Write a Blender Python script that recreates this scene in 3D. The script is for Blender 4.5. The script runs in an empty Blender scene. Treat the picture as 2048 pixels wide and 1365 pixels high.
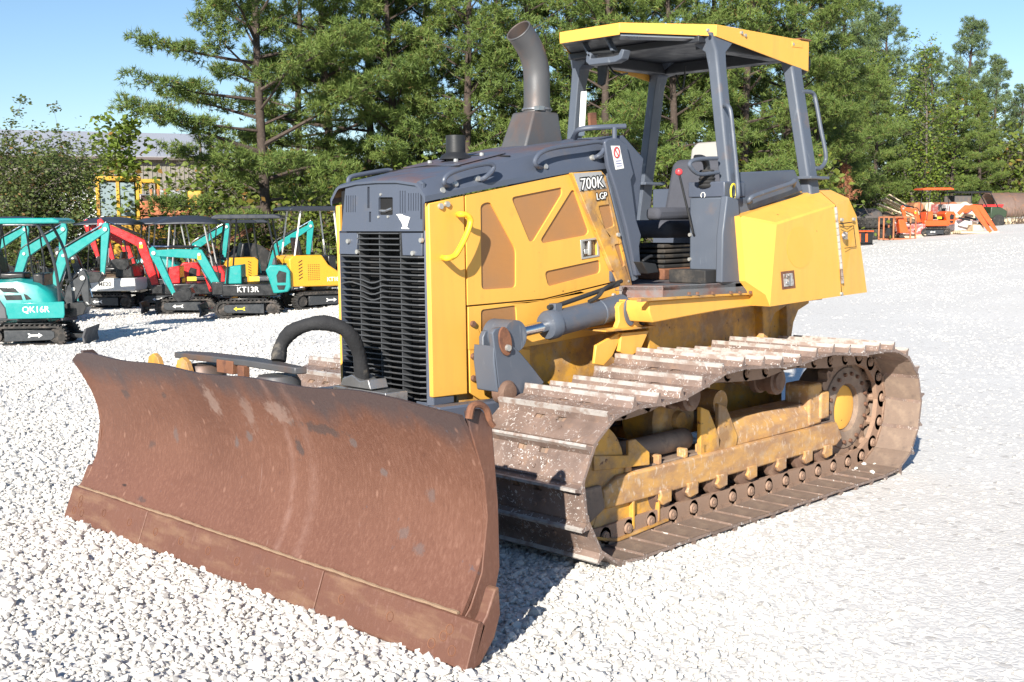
import bpy, bmesh, math, random
import numpy as np
from mathutils import Vector, Matrix, Euler
from mathutils.geometry import tessellate_polygon
R = math.radians
random.seed(7)
rng = np.random.default_rng(11)
scene = bpy.context.scene
col = scene.collection

# ------------------------------------------------------------------ camera
CAM = Vector((5.484, 5.013, 1.728)); FPX = 2353.0
CR = Vector((-0.7060, 0.7081, -0.0100)); CU = Vector((-0.0794, -0.0650, 0.9947)); CD = Vector((-0.7037, -0.7031, -0.1021))
CR.normalize(); CD = (CD - CR * CD.dot(CR)).normalized(); CU = CR.cross(CD)
cd = bpy.data.cameras.new('camera'); cam = bpy.data.objects.new('camera', cd); col.objects.link(cam)
cd.sensor_fit = 'HORIZONTAL'; cd.sensor_width = 36.0; cd.lens = 36.0 * FPX / 2048.0
cd.clip_start = 0.05; cd.clip_end = 3000.0
mw = Matrix((CR, CU, -CD)).transposed().to_4x4(); mw.translation = CAM
cam.matrix_world = mw
scene.camera = cam

# ------------------------------------------------------------------ light
SUN_AZ, SUN_EL = R(26.0), R(24.5)          # azimuth measured from +X to +Y
world = bpy.data.worlds.new('World'); scene.world = world; world.use_nodes = True
wn = world.node_tree.nodes; wl = world.node_tree.links
sky = wn.new('ShaderNodeTexSky'); sky.sky_type = 'NISHITA'; sky.sun_disc = False
sky.sun_elevation = SUN_EL; sky.sun_rotation = R(90) - SUN_AZ
sky.altitude = 100; sky.air_density = 1.0; sky.dust_density = 0.0; sky.ozone_density = 4.0
bg = wn.get('Background') or wn.new('ShaderNodeBackground'); bg.inputs[1].default_value = 0.075
wl.new(sky.outputs[0], bg.inputs[0])
wo = wn.get('World Output') or wn.new('ShaderNodeOutputWorld'); wl.new(bg.outputs[0], wo.inputs[0])
sd = bpy.data.lights.new('sun', 'SUN'); sd.energy = 4.8; sd.angle = R(0.53); sd.color = (1.0, 0.94, 0.84)
sun = bpy.data.objects.new('sun', sd); col.objects.link(sun)
sdir = Vector((math.cos(SUN_EL) * math.cos(SUN_AZ), math.cos(SUN_EL) * math.sin(SUN_AZ), math.sin(SUN_EL)))
sun.rotation_euler = sdir.to_track_quat('Z', 'Y').to_euler(); sun.location = sdir * 50
vs = scene.view_settings
scene.display_settings.display_device = 'sRGB'
vs.view_transform = 'Standard'; vs.look = 'None'; vs.gamma = 1.0; vs.exposure = 0.95; vs.use_curve_mapping = False
scene.cycles.max_bounces = 6; scene.cycles.diffuse_bounces = 3; scene.cycles.glossy_bounces = 3
scene.cycles.transmission_bounces = 4; scene.cycles.transparent_max_bounces = 6
scene.cycles.use_denoising = True

# ------------------------------------------------------------------ pixel -> place (photo pixels, 2048 x 1365)
def ray(px, py): return CD + CR * ((px - 1024.0) / FPX) - CU * ((py - 682.5) / FPX)
def onx(px, py, x): v = ray(px, py); return CAM + v * ((x - CAM.x) / v.x)
def ony(px, py, y): v = ray(px, py); return CAM + v * ((y - CAM.y) / v.y)
def onz(px, py, z): v = ray(px, py); return CAM + v * ((z - CAM.z) / v.z)
def Yp(pts, y): return [ony(a, b, y) for a, b in pts]
def Xp(pts, x): return [onx(a, b, x) for a, b in pts]
def zm(x0, y0, s, pts): return [(x0 + s * a, y0 + s * b) for a, b in pts]
FH = Vector((CD.x, CD.y, 0)).normalized(); RH = Vector((FH.y, -FH.x, 0))
def smooth(t): t = max(0.0, min(1.0, t)); return t * t * (3 - 2 * t)
def ground_rd(r, d):
    w = smooth((d - 9.0) / 14.0)
    z = 0.0
    if r < -1.0: z = -0.46 * smooth((-r - 1.0) / 7.0)
    elif r > 5.0: z = 0.053 * (r - 5.0) * smooth((r - 5.0) / 6.0) if r < 40 else 0.053 * 35.0
    return z * w
def ground(x, y):
    v = Vector((x - CAM.x, y - CAM.y, 0)); return ground_rd(v.dot(RH), v.dot(FH))
def at(px, d, dz=0.0):
    """place on the ground that stands at photo column px, d metres out"""
    r = (px - 1024.0) / FPX * d
    p = CAM + FH * d + RH * r; p.z = ground_rd(r, d) + dz
    return p
def yaw_of(v): return math.atan2(v.y, v.x)
YAW_L = yaw_of(-RH); YAW_R = yaw_of(RH); YAW_CAM = yaw_of(-FH)

# ------------------------------------------------------------------ materials
MATS = {}
def nd(t, k, **kw):
    n = t.nodes.new(k)
    for a, b in kw.items(): setattr(n, a, b)
    return n
def mixc(t, fac, a, b, blend='MIX'):
    m = nd(t, 'ShaderNodeMix', data_type='RGBA', blend_type=blend)
    for i, v in ((0, fac), (6, a), (7, b)):
        if hasattr(v, 'is_linked') or hasattr(v, 'links'): t.links.new(v, m.inputs[i])
        elif i == 0: m.inputs[0].default_value = v
        else: m.inputs[i].default_value = (*v, 1) if len(v) == 3 else v
    return m.outputs[2]
def noise(t, vec, scale, detail=4, rough=.55, dist=0.0):
    n = nd(t, 'ShaderNodeTexNoise'); n.inputs['Scale'].default_value = scale; n.inputs['Detail'].default_value = detail
    n.inputs['Roughness'].default_value = rough; n.inputs['Distortion'].default_value = dist
    t.links.new(vec, n.inputs['Vector']); return n.outputs[0]
def mrange(t, v, lo, hi, a=0.0, b=1.0):
    n = nd(t, 'ShaderNodeMapRange'); n.inputs[1].default_value = lo; n.inputs[2].default_value = hi
    n.inputs[3].default_value = a; n.inputs[4].default_value = b
    t.links.new(v, n.inputs[0]); return n.outputs[0]
def mth(t, op, a, b=None):
    n = nd(t, 'ShaderNodeMath', operation=op)
    for i, v in enumerate((a, b)):
        if v is None: continue
        if hasattr(v, 'links'): t.links.new(v, n.inputs[i])
        else: n.inputs[i].default_value = v
    return n.outputs[0]
def base_mat(name):
    m = bpy.data.materials.new(name); m.use_nodes = True; t = m.node_tree
    b = t.nodes['Principled BSDF']; tc = nd(t, 'ShaderNodeTexCoord')
    MATS[name] = m
    return m, t, b, tc.outputs['Object']
def mapped(t, vec, scale=(1, 1, 1), rot=(0, 0, 0)):
    n = nd(t, 'ShaderNodeMapping'); n.inputs['Scale'].default_value = scale; n.inputs['Rotation'].default_value = rot
    t.links.new(vec, n.inputs[0]); return n.outputs[0]
def mat(name, c, rough=.5, metal=0.0, var=.12, vscale=2.5, layers=(), bump=0.0, bscale=60, rvar=.12, coat=0.0, spec=.5):
    """layers: (colour, scale, lo, hi, (sx,sy,sz) or None, amount)"""
    m, t, b, oc = base_mat(name)
    n0 = noise(t, oc, vscale, 5)
    out = mixc(t, n0, tuple(x * (1 - var) for x in c), tuple(min(1, x * (1 + var)) for x in c))
    for L in layers:
        v = mapped(t, oc, L[4]) if len(L) > 4 and L[4] else oc
        n = noise(t, v, L[1], 6, .62)
        f = mrange(t, n, L[2], L[3], 0, L[5] if len(L) > 5 else 1.0)
        out = mixc(t, f, out, L[0])
    t.links.new(out, b.inputs['Base Color'])
    n2 = noise(t, oc, 9, 4)
    t.links.new(mrange(t, n2, .3, .7, max(.03, rough - rvar), min(1, rough + rvar)), b.inputs['Roughness'])
    b.inputs['Metallic'].default_value = metal
    b.inputs['Specular IOR Level'].default_value = spec
    if coat: b.inputs['Coat Weight'].default_value = coat; b.inputs['Coat Roughness'].default_value = .15
    if bump:
        bn = nd(t, 'ShaderNodeBump'); bn.inputs['Strength'].default_value = bump; bn.inputs['Distance'].default_value = .01
        t.links.new(noise(t, oc, bscale, 5, .6), bn.inputs['Height']); t.links.new(bn.outputs[0], b.inputs['Normal'])
    return m
def M(n): return MATS[n]

# ------------------------------------------------------------------ mesh builder
class MB:
    def __init__(s): s.v = []; s.f = []; s.mi = []; s.cur = 0
    def add(s, vs, fs):
        o = len(s.v); s.v += [tuple(p) for p in vs]; s.f += [tuple(i + o for i in f) for f in fs]; s.mi += [s.cur] * len(fs); return s
    def box(s, c, d, rot=None):
        c = Vector(c); h = Vector(d) / 2
        P = [Vector((x * h.x, y * h.y, z * h.z)) for z in (-1, 1) for y in (-1, 1) for x in (-1, 1)]
        if rot is not None: P = [rot @ p for p in P]
        return s.add([c + p for p in P], [(0, 2, 3, 1), (4, 5, 7, 6), (0, 1, 5, 4), (2, 6, 7, 3), (0, 4, 6, 2), (1, 3, 7, 5)])
    def bb(s, a, b):
        a = Vector(a); b = Vector(b); return s.box((a + b) / 2, [abs(b[i] - a[i]) for i in range(3)])
    def beam(s, p0, p1, w, h, up=(0, 0, 1), w1=None, h1=None):
        p0 = Vector(p0); p1 = Vector(p1); d = (p1 - p0).normalized(); u = Vector(up)
        sd_ = d.cross(u)
        if sd_.length < 1e-4: sd_ = d.cross(Vector((1, 0, 0)))
        sd_.normalize(); u = sd_.cross(d)
        w1 = w if w1 is None else w1; h1 = h if h1 is None else h1
        P = []
        for p, ww, hh in ((p0, w, h), (p1, w1, h1)):
            P += [p - sd_ * ww / 2 - u * hh / 2, p + sd_ * ww / 2 - u * hh / 2, p + sd_ * ww / 2 + u * hh / 2, p - sd_ * ww / 2 + u * hh / 2]
        return s.add(P, [(3, 2, 1, 0), (4, 5, 6, 7), (0, 1, 5, 4), (1, 2, 6, 5), (2, 3, 7, 6), (3, 0, 4, 7)])
    def cyl(s, p0, p1, r0, r1=None, n=16, caps=True):
        return s.tube([p0, p1], [r0, r0 if r1 is None else r1], n, caps)
    def tube(s, path, r, n=8, caps=True, closed=False):
        P = [Vector(p) for p in path]; k = len(P)
        rr = list(r) if hasattr(r, '__len__') else [r] * k
        ref = None; vs_ = []
        for i, p in enumerate(P):
            a = P[i - 1] if (i or closed) else P[i]; b_ = P[(i + 1) % k] if (i < k - 1 or closed) else P[i]
            t = (b_ - a)
            t = t.normalized() if t.length > 1e-9 else Vector((0, 0, 1))
            if ref is None:
                ref = t.orthogonal().normalized()
            else:
                ref = (ref - t * ref.dot(t)); ref = ref.normalized() if ref.length > 1e-6 else t.orthogonal().normalized()
            bi = t.cross(ref)
            vs_ += [p + (ref * math.cos(2 * math.pi * j / n) + bi * math.sin(2 * math.pi * j / n)) * rr[i] for j in range(n)]
        fs = []
        for i in range(k if closed else k - 1):
            a = i * n; b_ = ((i + 1) % k) * n
            fs += [(a + j, a + (j + 1) % n, b_ + (j + 1) % n, b_ + j) for j in range(n)]
        if caps and not closed:
            fs += [tuple(range(n - 1, -1, -1)), tuple(range((k - 1) * n, k * n))]
        return s.add(vs_, fs)
    def prism(s, poly, vec, holes=()):
        """planar polygon (with holes) swept along vec"""
        vec = Vector(vec); loops = [[Vector(p) for p in poly]] + [[Vector(p) for p in h] for h in holes]
        flat = [p for l in loops for p in l]; n = len(flat)
        fs = []
        if holes:
            for tri in tessellate_polygon(loops): fs += [tuple(tri), tuple(i + n for i in reversed(tri))]
        else:
            fs += [tuple(range(n - 1, -1, -1)), tuple(range(n, 2 * n))]
        o = 0
        for l in loops:
            k = len(l)
            fs += [(o + i, o + (i + 1) % k, n + o + (i + 1) % k, n + o + i) for i in range(k)]; o += k
        return s.add(flat + [p + vec for p in flat], fs)
    def lathe(s, c, axis, prof, n=20):
        """prof: (distance along axis, radius)"""
        c = Vector(c); a = Vector(axis).normalized(); e1 = a.orthogonal().normalized(); e2 = a.cross(e1)
        vs_ = []; fs = []
        for h, r_ in prof:
            vs_ += [c + a * h + (e1 * math.cos(2 * math.pi * j / n) + e2 * math.sin(2 * math.pi * j / n)) * max(r_, 1e-4) for j in range(n)]
        for i in range(len(prof) - 1):
            fs += [(i * n + j, i * n + (j + 1) % n, (i + 1) * n + (j + 1) % n, (i + 1) * n + j) for j in range(n)]
        fs += [tuple(range(n - 1, -1, -1)), tuple(range((len(prof) - 1) * n, len(prof) * n))]
        return s.add(vs_, fs)
    def grid(s, rows, closed=False):
        k = len(rows[0]); vs_ = [p for r_ in rows for p in r_]; fs = []
        for i in range(len(rows) - 1):
            for j in range(k if closed else k - 1):
                fs.append((i * k + j, i * k + (j + 1) % k, (i + 1) * k + (j + 1) % k, (i + 1) * k + j))
        return s.add(vs_, fs)
    def mesh(s, name, mats, smooth_ang=35, fixn=True):
        me = bpy.data.meshes.new(name); me.from_pydata(s.v, [], s.f)
        for m in (mats if isinstance(mats, (list, tuple)) else [mats]): me.materials.append(M(m) if isinstance(m, str) else m)
        if any(s.mi): me.polygons.foreach_set('material_index', s.mi)
        if fixn:
            bm = bmesh.new(); bm.from_mesh(me); bmesh.ops.recalc_face_normals(bm, faces=bm.faces); bm.to_mesh(me); bm.free()
        if smooth_ang: me.shade_smooth(); me.set_sharp_from_angle(angle=R(smooth_ang))
        me.update(); return me
    def build(s, name, mats, parent=None, bevel=0.0, smooth_ang=35, fixn=True, label=None, solid=0.0, bseg=2):
        me = s.mesh(name, mats, smooth_ang, fixn)
        return link(name, me, parent, bevel, label, solid, bseg)
def link(name, me, parent=None, bevel=0.0, label=None, solid=0.0, bseg=2):
    o = bpy.data.objects.new(name, me); col.objects.link(o); o.parent = parent
    if solid:
        md = o.modifiers.new('thick', 'SOLIDIFY'); md.thickness = solid; md.offset = 0
    if bevel:
        md = o.modifiers.new('edge', 'BEVEL'); md.width = bevel; md.segments = bseg; md.limit_method = 'ANGLE'; md.angle_limit = R(38)
    if label: o['label'] = label
    return o
def thing(name, label, cat, loc=(0, 0, 0), rotz=0.0, group=None):
    o = bpy.data.objects.new(name, None); col.objects.link(o); o.location = loc; o.rotation_euler = (0, 0, rotz)
    o.empty_display_size = .2
    o['label'] = label; o['category'] = cat
    if group: o['group'] = group
    return o
def tag(o, label, cat, group=None, kind=None):
    if kind: o['kind'] = kind
    if label: o['label'] = label
    if cat: o['category'] = cat
    if group: o['group'] = group
    return o
def dup(root, loc, rotz, label, group=None):
    r_ = root.copy(); col.objects.link(r_); r_.location = loc; r_.rotation_euler = (0, 0, rotz); r_['label'] = label
    if group: r_['group'] = group
    for ch in list(root.children):
        c = ch.copy(); col.objects.link(c); c.parent = r_
        for g in ch.children:
            e = g.copy(); col.objects.link(e); e.parent = c
    return r_
def roundpoly(pts, r, n=4):
    out = []; k = len(pts); P = [Vector(p) for p in pts]
    for i in range(k):
        a, b, c = P[i - 1], P[i], P[(i + 1) % k]
        u = (a - b); w = (c - b); q = min(r, u.length * .45, w.length * .45)
        s0 = b + u.normalized() * q; s1 = b + w.normalized() * q
        for j in range(n + 1):
            t = j / n; out.append(s0 * (1 - t) ** 2 + b * 2 * t * (1 - t) + s1 * t * t)
    return out
def curve(pts, n=6):
    """Catmull-Rom through points"""
    P = [Vector(p) for p in pts]; out = []
    for i in range(len(P) - 1):
        p0 = P[max(i - 1, 0)]; p1 = P[i]; p2 = P[i + 1]; p3 = P[min(i + 2, len(P) - 1)]
        for j in range(n):
            t = j / n
            out.append(.5 * ((2 * p1) + (p2 - p0) * t + (2 * p0 - 5 * p1 + 4 * p2 - p3) * t * t + (3 * p1 - p0 - 3 * p2 + p3) * t ** 3))
    out.append(P[-1]); return out
def text_mesh(body, size, extrude=.001, offset=0.0, bold=0.0):
    cu = bpy.data.curves.new('lettering', 'FONT'); cu.body = body; cu.size = size; cu.extrude = extrude; cu.offset = offset
    cu.align_x = 'CENTER'; cu.align_y = 'CENTER'; cu.resolution_u = 3
    o = bpy.data.objects.new('lettering', cu); col.objects.link(o)
    dg = bpy.context.evaluated_depsgraph_get(); me = bpy.data.meshes.new_from_object(o.evaluated_get(dg))
    bpy.data.objects.remove(o); bpy.data.curves.remove(cu); return me
def put_text(name, body, size, pos, xdir, updir, m, parent, offset=0.0, extrude=.001):
    me = text_mesh(body, size, extrude, offset); me.materials.clear(); me.materials.append(M(m))
    x = Vector(xdir).normalized(); z = x.cross(Vector(updir)).normalized(); y = z.cross(x)
    mm = Matrix((x, y, z)).transposed().to_4x4(); mm.translation = Vector(pos); me.transform(mm)
    return link(name, me, parent)

# ------------------------------------------------------------------ the palette
YEL = (.80, .415, .075)
mat('dozer_yellow', YEL, .42, 0, .06, 1.6, [((.60, .32, .07), 2.2, .50, .72, (5, 5, .5), .40), ((.42, .24, .07), 7, .62, .78, None, .35), ((.10, .05, .03), 26, .70, .74, None, .8)], .03, 220, spec=.4)
mat('dozer_yellow_worn', (.66, .34, .05), .6, 0, .12, 3, [((.24, .14, .08), 5, .42, .62, None, .85), ((.45, .34, .24), 9, .50, .72, None, .75), ((.12, .05, .03), 22, .64, .70)], .15, 120)
mat('rail_yellow', (.56, .31, .10), .75, 0, .15, 3, [((.33, .19, .11), 5, .38, .58, (1, 1, 2.5), .85), ((.45, .33, .22), 14, .52, .72, None, .7), ((.16, .09, .06), 4, .6, .75, None, .7), ((.60, .47, .36), 34, .56, .64, (1, 1, .5), .65)], .25, 150)
mat('charcoal', (.076, .090, .124), .42, 0, .12, 2.5, [((.16, .13, .10), 5, .58, .82, None, .5), ((.13, .15, .18), 18, .66, .80, None, .5)], .03, 160)
mat('charcoal_worn', (.088, .104, .135), .5, 0, .15, 2.5, [((.20, .13, .09), 4, .60, .78, None, .6), ((.22, .24, .27), 20, .62, .72, (1, 1, .2), .6)], .06, 160)
mat('hood_top', (.076, .090, .124), .5, 0, .12, 2.5, [((.16, .075, .05), 2.2, .42, .62, None, .85)], .05, 160)
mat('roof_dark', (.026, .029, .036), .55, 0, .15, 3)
mat('black_plastic', (.018, .019, .021), .5, 0, .2, 6, [((.08, .075, .07), 5, .55, .8, None, .6)], .05, 120)
mat('deep_black', (.006, .006, .007), .8)
mat('rubber', (.022, .022, .023), .8, 0, .2, 8, [((.16, .13, .10), 6, .52, .75, None, .6)], .2, 90)
mat('grille_grey', (.058, .061, .066), .5, 0, .15, 4, [((.16, .14, .12), 6, .58, .8, None, .5)])
mat('paint_patch', (.80, .400, .058), .4, 0, .05, 3)
mat('hose_sleeve', (.020, .020, .022), .85, 0, .2, 6, [((.22, .19, .15), 4, .62, .72, None, .7)], .5, 45)
mat('steel', (.42, .42, .42), .35, .8, .1, 8, [((.25, .17, .12), 12, .55, .7)])
mat('chrome', (.75, .76, .78), .12, 1.0, .03, 4)
mat('zinc', (.50, .49, .46), .45, .6, .2, 30)
mat('rusty_bolt', (.16, .08, .05), .8, 0, .3, 30)
mat('stack_steel', (.10, .10, .105), .52, .3, .15, 3, [((.17, .10, .07), 3.5, .46, .68, (1, 1, .5), .8)], .04, 120)
mat('rust_plain', (.20, .085, .045), .85, 0, .25, 6, [((.09, .04, .03), 9, .5, .7)], .3, 90)
mat('link_steel', (.32, .21, .15), .75, .15, .2, 6, [((.40, .27, .18), 8, .5, .7, None, .8), ((.10, .065, .05), 15, .55, .7)], .3, 110)
mat('roller_steel', (.17, .10, .07), .8, .1, .2, 6, [((.33, .22, .15), 8, .5, .72, None, .8)], .3, 110)
mat('seat_cloth', (.065, .068, .085), .85, 0, .12, 20, (), .2, 300)
mat('seat_grey', (.36, .35, .33), .7, 0, .1, 10)
mat('sticker_white', (.80, .79, .76), .5, 0, .03, 20)
mat('sticker_red', (.55, .03, .03), .5)
mat('sticker_blue', (.08, .10, .30), .5)
mat('badge_metal', (.45, .44, .43), .45, .3, .15, 10, [((.20, .14, .10), 14, .6, .7)])
mat('knob_red', (.75, .06, .07), .35)
mat('tie_yellow', (.80, .62, .04), .45)
mat('white_paint', (.78, .77, .74), .4, 0, .05, 4, [((.5, .48, .44), 5, .6, .8, None, .5)])
mat('black_print', (.01, .01, .01), .5)
mat('floor_plate', (.13, .14, .155), .6, .2, .15, 3, [((.17, .07, .045), 5, .45, .6, None, .9), ((.38, .36, .33), 15, .62, .8, None, .5)], .1, 120)
mat('bright_edge', (.60, .58, .55), .4, .5, .15, 20, [((.25, .16, .12), 14, .5, .65)])

def make_mesh_vent():
    m, t, b, oc = base_mat('perforated')
    v = nd(t, 'ShaderNodeTexVoronoi'); v.inputs['Scale'].default_value = 150; v.inputs['Randomness'].default_value = .0
    t.links.new(oc, v.inputs['Vector'])
    f = mrange(t, v.outputs['Distance'], .30, .42)
    c = mixc(t, f, (.09, .040, .015), (.44, .20, .06))
    t.links.new(mixc(t, mrange(t, noise(t, oc, 3, 4), .3, .7), c, (.34, .175, .075)), b.inputs['Base Color'])
    t.nodes[-1]; b.inputs['Roughness'].default_value = .7
make_mesh_vent()

GD = (.055, .042, .040); GG = (.115, .095, .092); GL = (.25, .175, .145)
GOUGES = [((-1.244, .77), (.05, .03), GD, .8), ((-.79, .80), (.03, .02), GD, .7), ((-.137, .622), (.025, .035), GG, .8), ((-.01, .671), (.03, .03), GG, .8), ((.41, .663), (.03, .05), GD, .9), ((.857, .749), (.035, .022), GG, .8), ((1.05, .64), (.035, .022), GG, .8),
          ((-1.02, .494), (.04, .03), GD, .6), ((-.767, .583), (.03, .05), GG, .6), ((-.25, .83), (.06, .10), GL, .8), ((.05, .80), (.05, .10), GL, .55), ((.315, .83), (.11, .055), GL, .75), ((.63, .785), (.20, .030), GD, .85), ((1.36, .59), (.04, .03), GG, .6), ((1.2, .40), (.05, .03), GG, .6), ((1.32, .36), (.04, .03), GG, .6), ((-.95, .215), (.05, .016), GD, .7), ((-1.19, .255), (.03, .008), (.01, .01, .01), .9)]
def make_blade_mat():
    m, t, b, oc = base_mat('blade_rust')
    n0 = noise(t, oc, 1.6, 6, .6); c = mixc(t, mrange(t, n0, .3, .7), (.108, .043, .025), (.150, .066, .041))
    fine = noise(t, mapped(t, oc, (1, 1, .35)), 70, 5, .65)
    c = mixc(t, mrange(t, fine, .50, .72, 0, .45), c, (.24, .125, .09))
    c = mixc(t, mrange(t, fine, .42, .28, 0, .5), c, (.075, .030, .021))
    sp = nd(t, 'ShaderNodeSeparateXYZ'); t.links.new(oc, sp.inputs[0])
    # dark band of old paint along the top edge
    wob = noise(t, mapped(t, oc, (1, 1.2, .2)), 2.4, 5, .6)
    top = mth(t, 'ADD', sp.outputs[2], mth(t, 'MULTIPLY', mth(t, 'SUBTRACT', wob, .5), .55))
    c = mixc(t, mrange(t, top, .84, .96, 0, .85), c, (.060, .045, .046))
    # colour grows paler towards the bottom
    c = mixc(t, mrange(t, sp.outputs[2], .60, .22, 0, .30), c, (.19, .088, .062))
    sc = noise(t, mapped(t, oc, (1, 1, .25)), 9, 6, .7, .6)
    c = mixc(t, mrange(t, sc, .66, .74, 0, .6), c, (.28, .18, .15))
    sp2 = noise(t, oc, 16, 3, .5); c = mixc(t, mrange(t, sp2, .71, .77, 0, .7), c, (.075, .07, .085))
    vo = nd(t, 'ShaderNodeTexVoronoi'); vo.inputs['Scale'].default_value = 11; t.links.new(mapped(t, oc, (1, 1, .55)), vo.inputs['Vector'])
    c = mixc(t, mrange(t, vo.outputs['Distance'], .13, .07, 0, .45), c, (.29, .16, .115))
    # gouges and scraped patches
    for (gy, gz_), (ry, rz), cc, am in GOUGES:
        vm = nd(t, 'ShaderNodeVectorMath', operation='DISTANCE'); t.links.new(mapped(t, oc, (0, 1 / ry, 1 / rz)), vm.inputs[0]); vm.inputs[1].default_value = (0, gy / ry, gz_ / rz)
        f = mrange(t, mth(t, 'ADD', vm.outputs['Value'], mth(t, 'MULTIPLY', mth(t, 'SUBTRACT', noise(t, oc, 22, 5, .7), .5), 3.0)), 1.05, .55, 0, am * .85)
        c = mixc(t, f, c, cc)
    # two rubbed streaks down the middle
    for yy, w in ((.56, .05), (.40, .035)):
        d = mth(t, 'ABSOLUTE', mth(t, 'SUBTRACT', mth(t, 'ADD', sp.outputs[1], mth(t, 'MULTIPLY', sp.outputs[2], .10)), yy))
        f = mth(t, 'MULTIPLY', mrange(t, d, w, 0), mrange(t, noise(t, oc, 12, 5, .7), .35, .7, 0, .6))
        c = mixc(t, f, c, (.26, .155, .125))
    t.links.new(c, b.inputs['Base Color'])
    t.links.new(mrange(t, fine, .3, .7, .42, .72), b.inputs['Roughness']); b.inputs['Specular IOR Level'].default_value = .45
    bn = nd(t, 'ShaderNodeBump'); bn.inputs['Strength'].default_value = .35; bn.inputs['Distance'].default_value = .006
    t.links.new(mth(t, 'ADD', noise(t, oc, 5, 3), mth(t, 'MULTIPLY', fine, .5)), bn.inputs['Height']); t.links.new(bn.outputs[0], b.inputs['Normal'])
make_blade_mat()
mat('edge_rust', (.150, .066, .043), .6, .1, .15, 3, [((.28, .17, .10), 4, .5, .75, (1, .6, 3), .7), ((.13, .06, .045), 12, .55, .75, None, .7), ((.24, .13, .1), 60, .55, .7, (1, 1, .3), .5)], .15, 90)

def make_shoe_mat():
    m, t, b, oc = base_mat('shoe_steel')
    oi = nd(t, 'ShaderNodeObjectInfo'); va = nd(t, 'ShaderNodeVectorMath', operation='ADD'); t.links.new(oc, va.inputs[0])
    cmb = nd(t, 'ShaderNodeCombineXYZ'); t.links.new(mth(t, 'MULTIPLY', oi.outputs['Random'], 31), cmb.inputs[0]); t.links.new(mth(t, 'MULTIPLY', oi.outputs['Random'], 17), cmb.inputs[1])
    t.links.new(cmb.outputs[0], va.inputs[1]); v = va.outputs[0]
    c = mixc(t, mrange(t, noise(t, v, 6, 5), .3, .7), (.155, .110, .092), (.28, .20, .165))
    c = mixc(t, mrange(t, noise(t, v, 13, 5), .55, .75, 0, .7), c, (.34, .22, .155))
    vo = nd(t, 'ShaderNodeTexVoronoi'); vo.feature = 'F1'; vo.inputs['Scale'].default_value = 26
    w = noise(t, v, 7, 3); vm = nd(t, 'ShaderNodeVectorMath', operation='MULTIPLY_ADD'); t.links.new(v, vm.inputs[0]); vm.inputs[1].default_value = (1, 1, 1)
    t.links.new(w, vm.inputs[2]); t.links.new(vm.outputs[0], vo.inputs['Vector'])
    chips = noise(t, v, 48, 3, .5, 1.6)
    f = mth(t, 'MULTIPLY', mrange(t, chips, .60, .64), mrange(t, noise(t, v, 5, 3), .38, .58))
    c = mixc(t, f, c, (.66, .63, .60))
    t.links.new(c, b.inputs['Base Color']); b.inputs['Roughness'].default_value = .55; b.inputs['Metallic'].default_value = .15
    bn = nd(t, 'ShaderNodeBump'); bn.inputs['Strength'].default_value = .25; bn.inputs['Distance'].default_value = .005
    t.links.new(noise(t, v, 60, 5), bn.inputs['Height']); t.links.new(bn.outputs[0], b.inputs['Normal'])
make_shoe_mat()
mat('shoe_rub', (.48, .45, .42), .45, .2, .25, 30, [((.30, .215, .175), 16, .46, .60, None, .85)])
mat('shoe_inner', (.22, .16, .125), .75, .05, .2, 5, [((.36, .27, .20), 7, .48, .72, None, .8), ((.13, .10, .085), 12, .55, .75)], .2, 90)
# =================================================================== the bulldozer (world frame = machine frame: +X ahead, +Y its left)
dz = thing('bulldozer', 'large yellow crawler bulldozer with rusty blade and open canopy on white gravel', 'bulldozer')
V = Vector
def bolt(mb, p, n, r=.014, h=.012, k=8): 
    p = V(p); n = V(n).normalized(); mb.cyl(p - n * .004, p + n * h, r, r * .9, k)
Z4 = lambda pts: zm(660, 220, .35165, pts)
Z4b = lambda pts: zm(660, 340, .17585, pts)
Z5 = lambda pts: zm(1000, 20, .39563, pts)
Z8 = lambda pts: zm(1200, 340, .27833, pts)
R6 = lambda pts: zm(920, 560, .20508, pts)
R2 = lambda pts: zm(1400, 640, .26371, pts)
R3 = lambda pts: zm(960, 860, .24414, pts)
R1 = lambda pts: zm(960, 660, .24414, pts)
R8 = lambda pts: zm(400, 640, .19531, pts)
Z7 = lambda pts: zm(1100, 30, .27344, pts)

# ---------------------------------------------------------------- tracks
PATH = [(1.08, .026), (1.262, .145), (1.355, .333), (1.372, .46), (1.335, .575), (1.245, .70), (1.12, .775), (.976, .803), (.785, .797), (.60, .806), (.42, .838),
        (.22, .898), (.02, .912), (-.25, .893), (-.55, .878), (-.78, .905), (-.98, .905), (-1.30, .872), (-1.55, .868), (-1.76, .85), (-1.95, .77), (-2.075, .62), (-2.115, .45),
        (-2.06, .24), (-1.93, .095), (-1.74, .032), (-1.3, .024), (-.7, .024), (0, .024), (.6, .024)]
def closed_curve(P, n=10):
    P = [V((a, 0, b)) for a, b in P]; k = len(P); out = []
    for i in range(k):
        p0, p1, p2, p3 = P[i - 1], P[i], P[(i + 1) % k], P[(i + 2) % k]
        for j in range(n):
            t = j / n
            out.append(.5 * ((2 * p1) + (p2 - p0) * t + (2 * p0 - 5 * p1 + 4 * p2 - p3) * t * t + (3 * p1 - p0 - 3 * p2 + p3) * t ** 3))
    return out
tp = closed_curve(PATH); cum = [0.0]
for i in range(len(tp)): cum.append(cum[-1] + (tp[(i + 1) % len(tp)] - tp[i]).length)
NSH = round(cum[-1] / .193); PITCH = cum[-1] / NSH
def arc(s):
    s %= cum[-1]
    lo = int(np.searchsorted(cum, s, side='right') - 1); lo = min(lo, len(tp) - 1)
    t = (s - cum[lo]) / max(1e-9, cum[lo + 1] - cum[lo]); return tp[lo].lerp(tp[(lo + 1) % len(tp)], t)
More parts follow.
